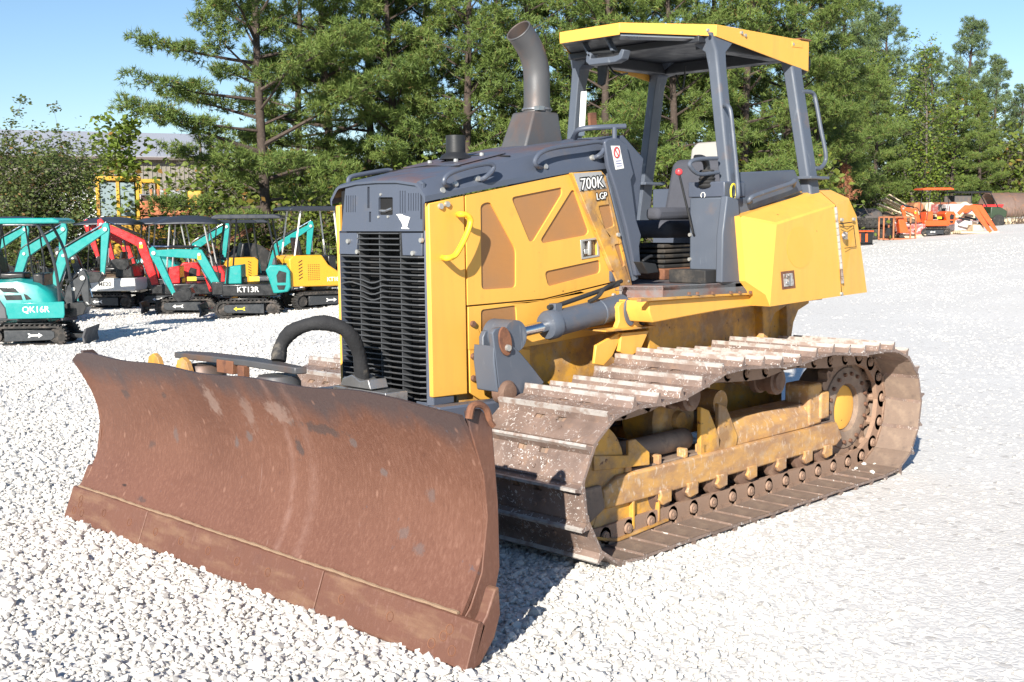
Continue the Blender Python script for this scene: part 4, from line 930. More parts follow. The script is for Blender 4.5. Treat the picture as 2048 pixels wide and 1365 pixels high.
g = MB().grid(rows).build('forest_floor', 'forest_dirt', None, 0, 60); g['kind'] = 'structure'
# loose stones
stones = bpy.data.collections.new('stone_shapes')
for k in range(9):
    bm = bmesh.new(); bmesh.ops.create_icosphere(bm, subdivisions=1, radius=1.0)
    sc = V((random.uniform(.8, 1.25), random.uniform(.7, 1.0), random.uniform(.5, .8)))
    cut = [(V((random.gauss(0, 1), random.gauss(0, 1), random.gauss(0, 1))).normalized(), random.uniform(.55, .85)) for _ in range(6)]
    for v_ in bm.verts:
        for n_, d_ in cut:
            e = v_.co.dot(n_)
            if e > d_: v_.co -= n_ * (e - d_)
        v_.co *= random.uniform(.92, 1.1); v_.co = V((v_.co.x * sc.x, v_.co.y * sc.y, v_.co.z * sc.z))
    me = bpy.data.meshes.new('stone'); bm.to_mesh(me); bm.free(); me.materials.append(M('stone_grey'))
    stones.objects.link(bpy.data.objects.new('stone_shape', me))
def wedge(d0, d1, dens):
    n = int(.96 * (d1 * d1 - d0 * d0) / 2 * dens * 1.06); d = np.sqrt(rng.uniform(d0 * d0, d1 * d1, n)); r_ = rng.uniform(-.48, .48, n) * d + rng.uniform(-.3, .3, n); return r_, d
parts = [wedge(2.6, 8, 900), wedge(2.6, 7, 1500), wedge(7, 11, 1050), wedge(11, 17, 420), wedge(17, 30, 110), wedge(30, 50, 34)]
rr = np.concatenate([p[0] for p in parts]); dd = np.concatenate([p[1] for p in parts]); n = len(rr)
gz = np.array([ground_rd(a, b) for a, b in zip(rr, dd)])
xy = np.array([CAM.x, CAM.y]) + dd[:, None] * np.array([FH.x, FH.y]) + rr[:, None] * np.array([RH.x, RH.y])
n_f = len(parts[0][0]); fines = np.arange(n) < n_f
size = np.clip(rng.lognormal(math.log(.0165), .34, n), .009, .042) * np.where(dd > 30, 1.6, np.where(dd > 17, 1.3, np.where(dd > 11, 1.1, 1.0)))
size = np.where(fines, rng.uniform(.006, .012, n), size)
packed = np.clip((rr - .6) / 1.6, 0, 1) * np.clip((rr * 1.0 + 5.0 - .35 * dd) / 2.0, 0, 1)       # driven-over, tighter stone on one side
zz = gz + rng.uniform(-.005, .011, n) * (1 - .75 * packed) - .007 * packed + size * .10
inside = (np.abs(xy[:, 1]) < 1.33) & (np.abs(xy[:, 1]) > .64) & (xy[:, 0] < 1.02) & (xy[:, 0] > -1.75)
zz = np.where(inside, np.minimum(zz, -.012), zz)
size = size * (1 - .15 * packed); zz = zz - .005 * packed
keep = rng.uniform(0, 1, n) > .30 * packed
xy = xy[keep]; zz = zz[keep]; size = size[keep]; dd = dd[keep]
# a few thrown up on the rear track shoes
ex = [(onz(a, b, .05)) for a, b in [(1706, 908), (1734, 922), (1753, 920), (1712, 938), (1724, 906), (1741, 917), (1762, 925), (1775, 927), (1749, 930), (1790, 926), (1735, 905), (1765, 918), (1728, 930), (1745, 945)]]
xy = np.vstack([xy, np.array([[p.x, p.y] for p in ex])]); zz = np.concatenate([zz, np.array([.048 + .02 * max(0, -1.45 - p.x) for p in ex])]); size = np.concatenate([size, rng.uniform(.016, .026, len(ex))]); n = len(zz)
me = bpy.data.meshes.new('gravel'); me.vertices.add(n); me.vertices.foreach_set('co', np.column_stack([xy, zz]).astype(np.float32).ravel())
a_ = me.attributes.new('rot', 'FLOAT_VECTOR', 'POINT'); a_.data.foreach_set('vector', rng.uniform(-.55, .55, (n, 3)).astype(np.float32).ravel() + np.tile([0, 0, 1.0], n).astype(np.float32) * np.repeat(rng.uniform(0, 6.28, n), 3).astype(np.float32))
a_ = me.attributes.new('siz', 'FLOAT', 'POINT'); a_.data.foreach_set('value', size.astype(np.float32))
a_ = me.attributes.new('pick', 'INT', 'POINT'); a_.data.foreach_set('value', rng.integers(0, 9, n).astype(np.int32))
gv = bpy.data.objects.new('gravel', me); col.objects.link(gv); gv['kind'] = 'stuff'; gv['label'] = 'loose pale crushed limestone gravel covering the yard'; gv['category'] = 'gravel'
ng = bpy.data.node_groups.new('scatter', 'GeometryNodeTree')
ng.interface.new_socket('Geometry', in_out='INPUT', socket_type='NodeSocketGeometry'); ng.interface.new_socket('Geometry', in_out='OUTPUT', socket_type='NodeSocketGeometry')
gi = ng.nodes.new('NodeGroupInput'); go = ng.nodes.new('NodeGroupOutput'); ip = ng.nodes.new('GeometryNodeInstanceOnPoints'); ci = ng.nodes.new('GeometryNodeCollectionInfo')
ci.inputs[0].default_value = stones; ci.inputs[1].default_value = True; ci.inputs[2].default_value = True
def na(nm, ty): 
    k = ng.nodes.new('GeometryNodeInputNamedAttribute'); k.data_type = ty; k.inputs[0].default_value = nm; return k.outputs[0]
ng.links.new(gi.outputs[0], ip.inputs['Points']); ng.links.new(ci.outputs[0], ip.inputs['Instance']); ip.inputs['Pick Instance'].default_value = True
ng.links.new(na('pick', 'INT'), ip.inputs['Instance Index']); ng.links.new(na('rot', 'FLOAT_VECTOR'), ip.inputs['Rotation']); ng.links.new(na('siz', 'FLOAT'), ip.inputs['Scale'])
ng.links.new(ip.outputs[0], go.inputs[0])
gm = gv.modifiers.new('scatter', 'NODES'); gm.node_group = ng
# =================================================================== trees
def leaf_mat(name, a, b_, trans=.3, brown=None, bf=.94):
    m = bpy.data.materials.new(name); m.use_nodes = True; t = m.node_tree; MATS[name] = m
    b = t.nodes['Principled BSDF']; ge = nd(t, 'ShaderNodeNewGeometry'); oi = nd(t, 'ShaderNodeObjectInfo'); tc = nd(t, 'ShaderNodeTexCoord')
    r_ = ge.outputs['Random Per Island']
    c = mixc(t, r_, a, b_)
    c = mixc(t, mrange(t, noise(t, tc.outputs['Object'], .55, 3), .35, .65, 0, .55), c, tuple(x * 1.25 for x in b_))
    if brown: c = mixc(t, mrange(t, r_, bf, bf + .01), c, brown)
    c = mixc(t, mrange(t, oi.outputs['Random'], 0, 1, 0, .28), c, tuple(.5 * (x + y) * .72 for x, y in zip(a, b_)))
    t.links.new(c, b.inputs['Base Color']); b.inputs['Roughness'].default_value = .55; b.inputs['Specular IOR Level'].default_value = .3
    tr = nd(t, 'ShaderNodeBsdfTranslucent'); t.links.new(c, tr.inputs[0])
    mx = nd(t, 'ShaderNodeMixShader'); mx.inputs[0].default_value = trans
    t.links.new(b.outputs[0], mx.inputs[1]); t.links.new(tr.outputs[0], mx.inputs[2]); t.links.new(mx.outputs[0], t.nodes['Material Output'].inputs[0])
leaf_mat('pine_needles', (.066, .128, .030), (.190, .248, .060), .22, (.22, .13, .05), .955)
leaf_mat('pine_needles_grey', (.080, .138, .064), (.175, .230, .095), .22, (.20, .13, .05), .96)
leaf_mat('broad_leaves', (.080, .150, .022), (.21, .27, .045), .35, (.30, .16, .04), .96)
leaf_mat('fine_leaves', (.062, .100, .030), (.145, .175, .055), .3, (.26, .15, .06), .93)
leaf_mat('shrub_leaves', (.065, .13, .022), (.20, .23, .045), .35, (.32, .17, .05), .95)
leaf_mat('dead_needles', (.30, .12, .06), (.42, .20, .11), .2)
mat('bark', (.060, .043, .034), .95, 0, .3, 6, [((.11, .085, .07), 9, .5, .7)], .8, 25)
mat('bark_grey', (.13, .11, .095), .95, 0, .3, 6, (), .8, 25)
def tri_mesh(name, verts, k, m):
    """verts: (n*k,3) array, faces of k consecutive corners"""
    n = len(verts) // k; me = bpy.data.meshes.new(name); me.vertices.add(n * k); me.vertices.foreach_set('co', np.ascontiguousarray(verts, np.float32).ravel())
    me.loops.add(n * k); me.loops.foreach_set('vertex_index', np.arange(n * k, dtype=np.int32)); me.polygons.add(n)
    me.polygons.foreach_set('loop_start', np.arange(0, n * k, k, dtype=np.int32)); me.polygons.foreach_set('loop_total', np.full(n, k, np.int32))
    me.materials.append(M(m)); me.update(calc_edges=True); return me
def nrm(a): return a / np.maximum(np.linalg.norm(a, axis=-1, keepdims=True), 1e-9)
def needles(c, ax, per, ln, w, rg):
    """c: (n,3) tuft centres, ax: shoot direction"""
    n = len(c); C = np.repeat(c, per, 0); A = np.repeat(ax, per, 0)
    d = nrm(A * rg.uniform(.15, 1.0, (n * per, 1)) + nrm(rg.normal(size=(n * per, 3))) * .95)
    L = ln * rg.uniform(.7, 1.15, (n * per, 1)); p = nrm(np.cross(d, rg.normal(size=(n * per, 3)))) * w / 2
    C = C + A * rg.uniform(-.1, .06, (n * per, 1))
    return np.stack([C + p, C - p, C + d * L], 1).reshape(-1, 3)
def pine(seed, H=15.0, base=2.2, Lmax=4.4, nb=46, per=11, dens=1.0, lean=0.0, fl=1.0):
    rg = np.random.default_rng(seed); mb = MB()
    ph = rg.uniform(0, 6.28); cx = lambda z: .22 * math.sin(z * .28 + ph) * z / 8 + lean * z; cy = lambda z: .18 * math.cos(z * .23 + ph) * z / 8
    zs_ = np.linspace(-.3, H, 16); mb.tube([V((cx(z), cy(z), z)) for z in zs_], [max(.02, .20 * (1 - max(z, 0) / H) ** .8 + .02) for z in zs_], 8)
    cs = []; axs = []; az = rg.uniform(0, 6.28)
    for k in range(nb):
        u = (k + rg.uniform(-.3, .3)) / nb; z0 = base + (H - .3 - base) * max(0, u); az += 2.4 + rg.uniform(-.5, .5)
        L = Lmax * (1 - max(0, u) ** 1.5) ** .8 * rg.uniform(.62, 1.1) + .35
        if u < .12: L *= rg.uniform(.5, 1)
        el = R(rg.uniform(-12, 18) + 38 * u); dv = V((math.cos(az) * math.cos(el), math.sin(az) * math.cos(el), math.sin(el)))
        o = V((cx(z0), cy(z0), z0)); up = rg.uniform(.02, .10)
        P = [o + dv * (L * t) + V((0, 0, up * L * t * t)) + V((rg.uniform(-.06, .06) * L * t, rg.uniform(-.06, .06) * L * t, 0)) for t in (0, .25, .5, .75, 1)]
        mb.tube(P, [max(.008, .016 * L * (1 - t) + .008) for t in (0, .25, .5, .75, 1)], 5, caps=False)
        side = V((-dv.y, dv.x, 0)).normalized(); ns = max(3, int(L * 1.75 * dens))
        for j in range(ns):
            t = .34 + .66 * (j + rg.uniform()) / ns; i0 = min(3, int(t * 4)); q = P[i0].lerp(P[i0 + 1], t * 4 - i0)
            sl = rg.uniform(.0, .75) * (1.25 - .75 * t) * min(1.3, .35 + L * .25); sg = 1 if j % 2 else -1
            sdv = (side * sg * rg.uniform(.6, 1.0) + dv * rg.uniform(.3, .9) + V((0, 0, rg.uniform(.0, .35)))).normalized(); e = q + sdv * sl
            if sl > .2: mb.tube([q, e], [.012, .006], 3, caps=False)
            pr = rg.uniform(.30, .54) * (.75 + .25 * min(1, L / 2)); m = int(26 * (pr / .40) ** 1.6 * fl)
            dirs = nrm(rg.normal(size=(m, 3)) + np.array([sdv.x * .35, sdv.y * .35, .45])); rad_ = pr * rg.uniform(.35, 1.0, (m, 1)) ** .5
            cen = np.array(e) + dirs * rad_ * np.array([1.15, 1.15, .68]); cs.append(cen); axs.append(nrm(dirs + np.array([0, 0, .35])))
    cs.append(np.column_stack([np.full(14, cx(H)), np.full(14, cy(H)), H - np.arange(14) * .09]) + rg.normal(0, .06, (14, 3))); axs.append(np.tile([0, 0, 1.0], (14, 1)))
    cs = np.vstack(cs); axs = np.vstack(axs)

    return mb.mesh('trunk', 'bark', 60, False), needles(cs, axs, per, .215, .030, rg)
def leaves(c, size, rg, up=.5):
    n = len(c); a = nrm(rg.normal(size=(n, 3)) * [1, 1, .5]); nn = nrm(rg.normal(size=(n, 3)) + [0, 0, up * 2]); b_ = nrm(np.cross(nn, a)); s = size * rg.uniform(.6, 1.25, (n, 1))
    return np.stack([c - a * s * .5, c + b_ * s * .32, c + a * s * .55 - nn * s * .12, c - b_ * s * .32], 1).reshape(-1, 3)
def broadleaf(seed, H, rad, base, size, nleaf, m, trunk_r=.10, bark='bark_grey', shape='oval', stems=1, gap=.5, wisp=0):
    rg = np.random.default_rng(seed); mb = MB(); C = []
    nl = 0
    for s_ in range(stems):
        ox, oy = (rg.normal(0, .15 * stems, 2) if stems > 1 else (0, 0)); tilt = rg.normal(0, .05 * stems, 2)
        hh = H * rg.uniform(.8, 1.0) if stems > 1 else H
        ax_ = lambda z: V((ox + tilt[0] * z + .08 * math.sin(z * 1.1 + s_), oy + tilt[1] * z, z))
        mb.tube([ax_(z) for z in np.linspace(-.2, hh * .93, 9)], [max(.012, trunk_r * (1 - .9 * k / 8)) for k in range(9)], 7)
        nbr = int(22 + 10 * H / 4); az = rg.uniform(0, 6)
        for k in range(nbr):
            u = (k + rg.uniform()) / nbr; z0 = base + (hh * .95 - base) * u; az += 2.4 + rg.normal(0, .3)
            pr = {'oval': math.sin(math.pi * min(1, .12 + .86 * u)) ** .7, 'cone': (1 - u) ** .75 + .08, 'vase': .35 + .75 * u * (1.25 - u)}[shape]
            L = rad * pr * rg.uniform(.6, 1.12) + .12; el = R(rg.uniform(5, 55)); dv = V((math.cos(az) * math.cos(el), math.sin(az) * math.cos(el), math.sin(el)))
            o = ax_(z0); P = [o, o + dv * L * .5 + V((0, 0, .03 * L)), o + dv * L]
            mb.tube(P, [max(.008, trunk_r * .28 * (1 - u * .6)), .010, .004], 4, caps=False)
            for j in range(max(2, int(L * 3.2))):
                t = .3 + .7 * rg.uniform(); q = o + dv * (L * t); tw = V(rg.normal(0, .16 + .1 * L, 3)); C.append((q + tw, .10 + .13 * L))
                mb.tube([q, q + tw], [.005, .003], 3, caps=False)
            if wisp and rg.uniform() < wisp:
                e = o + dv * L; w_ = e + V((rg.normal(0, .3), rg.normal(0, .3), rg.uniform(.5, 1.3))); mb.tube([e, w_], [.006, .003], 3, caps=False)
                for t in (.3, .6, .95): C.append((e.lerp(w_, t), .10))
    C = [c for c in C if rg.uniform() > gap * .25]
    pc = np.array([c for c, _ in C]); ps = np.array([s for _, s in C]); idx = rg.integers(0, len(C), nleaf)
    pts = pc[idx] + rg.normal(size=(nleaf, 3)) * ps[idx][:, None]
    return mb.mesh('trunk', bark, 60, False), tri_mesh('crown', leaves(pts, size, rg), 4, m)
def tree(name, label, cat, me_t, me_c, loc, rot, sc, group):
    o = thing(name, label, cat, loc, rot, group); o.scale = sc
    link('trunk', me_t, o); link('crown', me_c, o); return o
pv = []
for sd_, kw in ((3, dict(H=15.5, base=2.0, Lmax=5.0, nb=54, dens=1.4)), (8, dict(H=15, base=2.8, Lmax=4.0, nb=46)), (15, dict(H=14, base=1.2, Lmax=3.6, nb=50, dens=1.0)), (23, dict(H=13, base=.9, Lmax=3.0, nb=54, dens=1.2)), (31, dict(H=16, base=3.6, Lmax=3.6, nb=40))):
    a, b_ = pine(sd_, **kw); pv.append((a, tri_mesh('crown', b_, 3, 'pine_needles')))
pg = [(pv[2][0], tri_mesh('crown', pine(15, H=14, base=1.2, Lmax=3.6, nb=58, dens=1.15)[1], 3, 'pine_needles_grey')), (pv[3][0], tri_mesh('crown', pine(23, H=13, base=.9, Lmax=3.0, nb=54, dens=1.2)[1], 3, 'pine_needles_grey'))]
GA = 'tall pines along the back of the yard'
# px column, distance, variant, scale, rotation
rowA = [(538, 43, 0, 1.0, .4), (672, 46, 1, 1.02, 2.1), (610, 53, 4, 1.0, 4.0), (742, 50, 4, .98, 1.2), (793, 47, 1, .95, 3.3), (850, 52, 0, 1.0, 5.0), (935, 46, 2, 1.0, .9), (1010, 52, 1, 1.05, 2.8), (1075, 47, 2, 1.04, 4.6), (1150, 52, 0, 1.02, 1.0),
        (1218, 46, 2, 1.0, 3.0), (1290, 53, 0, 1.06, 2.2), (1345, 48, 2, .98, 5.5), (1420, 54, 2, 1.1, .2), (1490, 50, 3, 1.12, 1.9), (1572, 55, 0, 1.04, 3.7), (1625, 58, 2, 1.0, .6)]
ordn = ['first', 'second', 'third', 'fourth', 'fifth', 'sixth', 'seventh', 'eighth', 'ninth', 'tenth', 'eleventh', 'twelfth']
for i, (px, d, v_, s_, r_) in enumerate(rowA):
    lab = {1: 'tall bare-trunked pine rising behind the amber excavator with white roof posts', 3: 'slim pine set back behind the grille side of the bulldozer hood', 4: 'bare-trunked pine rising straight behind the bulldozer front panel', 7: 'bushy pine rising behind the rear of the hood, beside the exhaust stack', 9: 'spreading pine behind the right front roof post of the bulldozer', 11: 'spreading pine behind the right rear roof post of the bulldozer', 12: 'low-branched pine visible above the operator seat between the roof posts', 14: 'low-branched pine above the dark side fender of the bulldozer', 6: 'dense bushy pine rising between the air inlet and the exhaust stack', 8: 'dense pine directly behind the exhaust stack', 10: 'dense pine behind the dash, seen through the open cab', 13: 'dense pine behind the front left roof post', 15: 'big pine with pale bare trunk showing between the left roof posts', 16: 'bushy pine just past the rear roof post of the bulldozer', 2: 'thin pine farther back whose trunk stands beside the broad spreading one', 5: 'pine with long limbs above the front corner of the bulldozer hood'}.get(i) or {0: 'broad pine with long spreading limbs and dark bare trunk beside the parked mini excavators'}.get(i) or ('tall pine with bare dark trunk standing behind the mini excavators' if i < 6 else 'dense bushy pine rising behind the bulldozer')
    tree('pine_tree', lab, 'tree', *pv[v_], at(px, d), r_, (s_, s_, s_), GA)
rowB = [(1668, 60, 0, 1, .98, 1.1), (1712, 66, 2, 0, .92, 2.3), (1775, 66, 0, 1, .88, 4.4), (1745, 58, 3, 0, .62, .3), (1862, 72, 0, 1, .76, 5.2), (1922, 68, 1, 1, .90, 2.0), (1985, 72, 1, 1, .76, 3.1), (1900, 62, 3, 0, .60, 1.0), (1955, 64, 3, 0, .55, 4.0), (2030, 70, 0, 1, .56, .7), (2085, 70, 1, 1, .52, 2.7), (1830, 74, 0, 1, .70, 0.2), (2140, 76, 0, 1, .5, 1.7), (1690, 54, 2, 0, .50, 2.9)]
for px, d, v_, grey, s_, r_ in rowB:
    d *= 1.24; s_ *= 1.2
    tree('pine_tree', 'blue-green pine in the wood beyond the equipment stacked at the yard edge' if grey else 'young full pine fronting the wood beyond the stacked equipment', 'tree', *(pg[v_] if grey else pv[v_]), at(px, d), r_, (s_, s_, s_), 'pines at the far edge of the yard')
rowC = [(300, 78, 4, .8), (470, 70, 2, .8), (560, 74, 2, .75), (700, 72, 2, .9), (800, 70, 3, .9), (890, 68, 2, 1.0), (985, 72, 3, 1.1), (1100, 70, 2, 1.1), (1230, 74, 3, 1.2), (1380, 72, 2, 1.2), (1530, 76, 2, 1.2), (1620, 80, 3, 1.2)]
for i, (px, d, v_, s_) in enumerate(rowC[8:]):
    tree('pine_tree', 'pine in the far row glimpsed between the nearer trunks', 'tree', *pv[v_], at(px, d), i * 1.7, (s_, s_, s_ * .8), 'far row of pines')
t_, c_ = broadleaf(41, 5.6, 2.6, .4,  .12, 28000, 'fine_leaves', .12, shape='vase', stems=4, wisp=.35)
tree('elm_tree', 'feathery small-leaved tree with wispy upright shoots behind the teal-roofed excavator', 'tree', t_, c_, at(58, 36), .3, (.98, .98, .84), None)
t_, c_ = broadleaf(43, 6.3, 1.5, 1.6, .26, 1700, 'broad_leaves', .06, shape='oval')
tree('sapling', 'slender sapling with large bright leaves in front of the metal shed', 'tree', t_, c_, at(243, 44), 1.0, (1, 1, 1), None)
t_, c_ = broadleaf(47, 11.5, 2.4, .8, .17, 6500, 'broad_leaves', .11, shape='cone', stems=2)
tree('sweetgum_tree', 'tall light green broadleaf tree standing among the pines behind the small orange excavator', 'tree', t_, c_, at(1840, 75), 1.0, (1.2, 1.2, 1.12), None)
SH = [broadleaf(50 + k, 2.3, 1.4, .1, .17, 1500, 'shrub_leaves', .03, shape='oval', stems=3) for k in range(3)]
for i, (px, d, s_) in enumerate([(440, 41, 1.15), (395, 43, 1.0), (480, 42, .95), (560, 42, 1.0), (355, 47, 1.1), (610, 41, .9), (655, 42, 1.1), (700, 43, 1.2), (760, 42, 1.3), (820, 43, 1.4), (880, 43, 1.3), (960, 44, 1.4), (160, 40, 1.0), (20, 39, 1.2), (90, 40, .9), (1050, 45, 1.5), (1250, 46, 1.5), (1400, 48, 1.6), (1330, 47, 1.4), (1560, 52, 1.6)]):
    tree('shrub', 'leafy yellow-green shrub growing in the scrub under the pines', 'shrub', *SH[i % 3], at(px, d), i * 1.1, (s_, s_, s_ * random.uniform(.8, 1.2)), 'shrubs under the pines')
for i, (px, d, s_) in enumerate([(470, 62, 2.1), (505, 60, 2.3), (545, 63, 2.4), (590, 60, 2.1), (640, 62, 2.3), (690, 61, 2.2), (740, 63, 2.4), (800, 62, 2.3), (860, 61, 2.2)]):
    tree('tall_shrub', 'tall dense thicket shrub at the back of the wood past the end of the shed', 'shrub', *SH[i % 3], at(px, d), i * 1.9, (s_, s_, s_ * random.uniform(.9, 1.1)), 'thicket beyond the shed')
for i, (px, d, s_) in enumerate([(1660, 58, 1.7), (1700, 60, 1.5), (1760, 61, 1.6), (1815, 61, 1.4), (1880, 63, 1.6), (1945, 66, 1.8), (1990, 66, 2.0), (2040, 66, 2.2), (2075, 66, 1.8), (1720, 57, 1.0)]):
    d *= 1.26; s_ *= 1.0
    tree('shrub', 'leafy undergrowth shrub behind the stacked equipment at the wood edge', 'shrub', *SH[(i + 1) % 3], at(px, d), i * 1.3, (s_, s_, s_ * random.uniform(.8, 1.3)), 'undergrowth at the wood edge')
rg = np.random.default_rng(5); p0 = at(1686, 55.5)
cc = np.column_stack([rg.normal(0, .25, 150), rg.normal(0, .25, 150), rg.uniform(1.9, 3.6, 150)]); cc[:, :2] *= (3.9 - cc[:, 2:3]) * .7
mb = MB().tube([V((0, 0, -.1)), V((.1, 0, 2)), V((0, .1, 3.8))], [.05, .04, .02], 6)
o = thing('dead_pine', 'small dead pine with rust-red needles at the wood edge', 'tree', p0); mb.build('trunk', 'bark', o); link('crown', tri_mesh('crown', needles(cc, nrm(rg.normal(size=(150, 3)) + [0, 0, -1.2]), 12, .24, .03, rg), 3, 'dead_needles'), o)
# =================================================================== mini excavators
def paint(name, c, rough=.35): mat(name, c, rough, 0, .06, 3, [((.30, .27, .24), 4, .62, .85, None, .35)], 0, coat=.25)
paint('teal_paint', (.010, .27, .25)); paint('red_paint', (.62, .018, .020)); paint('amber_paint', (.72, .36, .025)); paint('orange_paint', (.72, .10, .02))
paint('mini_charcoal', (.035, .038, .042)); paint('mini_black', (.012, .012, .013)); paint('mini_white', (.62, .62, .60))
mat('roof_plastic', (.030, .034, .045), .38, 0, .1, 3); mat('mini_track', (.028, .026, .024), .85, 0, .2, 8, [((.16, .13, .11), 8, .5, .72, None, .7)], .3, 60)
mat('mini_seat', (.012, .012, .013), .4); mat('wrap_seat', (.09, .09, .095), .2); mat('caution_yellow', (.78, .60, .03), .5); mat('grey_cover', (.085, .088, .095), .5)
mat('stone_dust_steel', (.05, .052, .058), .6, 0, .15, 4, [((.22, .2, .18), 5, .52, .75, None, .6)])
GM = 'mini excavators parked in a row'
def mini_track(root, L=1.42, W=.20, H=.36, gauge=.76, arrow='sticker_white', adir=1, guard='mini_charcoal'):
    for s in (1, -1):
        y = s * gauge / 2; r_ = H / 2; c = []
        n = 10
        for k in range(n + 1): a = R(-90 + 180 * k / n); c.append((L / 2 - r_ + r_ * math.cos(a), r_ + r_ * math.sin(a)))
        for k in range(n + 1): a = R(90 + 180 * k / n); c.append((-L / 2 + r_ + r_ * math.cos(a), r_ + r_ * math.sin(a)))
        inn_ = [(x * (1 - .075), r_ + (z - r_) * .80) for x, z in c]
        mb = MB(); mb.prism([V((a, y - W / 2, b)) for a, b in c], (0, W, 0), [[V((a, y - W / 2, b)) for a, b in inn_]])
        tot = len(c)
        per = []
        for i in range(tot):
            a, b = V(c[i]), V(c[(i + 1) % tot]); m = max(1, int((b - a).length / .085))
            for k in range(m):
                p = a.lerp(b, k / m); t = (b - a).normalized(); nn = V((t.y, -t.x))
                mb.box((p.x + nn.x * .010, y, p.y + nn.y * .010), (.035, W, .030), Matrix.Rotation(-math.atan2(t.y, t.x), 3, 'Y'))
        tr = mb.build('crawler_track', 'mini_track', root, 0, 30)
        mb = MB(); P = [(L / 2 - .26, .10), (L / 2 - .20, .15), (L / 2 - .20, .24), (L / 2 - .26, .28), (-L / 2 + .34, .29), (-L / 2 + .34, .08)]
        mb.prism([V((a, y - .07, b)) for a, b in P], (0, .14 + (.03 if s > 0 else .03), 0)); mb.build('side_plate', guard, tr, .008)
        mb = MB()
        mb.lathe((-L / 2 + r_, y - .06, r_), (0, 1, 0), [(0, .12), (.12, .12), (.13, .09), (.15, .06)], 14); mb.build('sprocket', 'mini_track', tr)
        mb = MB(); mb.lathe((L / 2 - r_, y - .06, r_), (0, 1, 0), [(0, .13), (.12, .13), (.13, .08)], 14); mb.build('idler_wheel', 'mini_track', tr)
        for sy in (1, -1):
            yy = y + (.101 if sy > 0 else -.0715); A = [(0, .015), (.13, .015), (.13, .045), (.2, 0), (.13, -.045), (.13, -.015), (0, -.015), (-.03, -.04), (-.06, -.04), (-.03, 0), (-.06, .04), (-.03, .04)]
            if sy == s: MB().prism([V((.10 + a, yy, .19 + b)) for a, b in A], (0, sy * .002, 0)).build('arrow_mark', arrow, tr)
def cyl_ram(root, a, b, r_=.035, nm='ram'):
    a = V(a); b = V(b); m = a.lerp(b, .58); o = MB().cyl(a, m, r_, n=10).build(nm, 'mini_black', root); MB().cyl(m, b, r_ * .5, n=8).build('ram_rod', 'chrome', o)
def arm_plate(root, name, pts, wid, y0, w, m):
    """box-section boom following pts (x,z), depth list wid"""
    n = len(pts); P = [V((p[0], 0, p[1])) for p in pts]; up = []; dn = []
    for i in range(n):
        t = ((P[min(i + 1, n - 1)]) - P[max(i - 1, 0)]).normalized(); nn = V((-t.z, 0, t.x)); up.append(P[i] + nn * wid[i] / 2); dn.append(P[i] - nn * wid[i] / 2)
    poly = [V((p.x, y0 - w / 2, p.z)) for p in up + dn[::-1]]
    return MB().prism(poly, (0, w, 0)).build(name, m, root, .012)
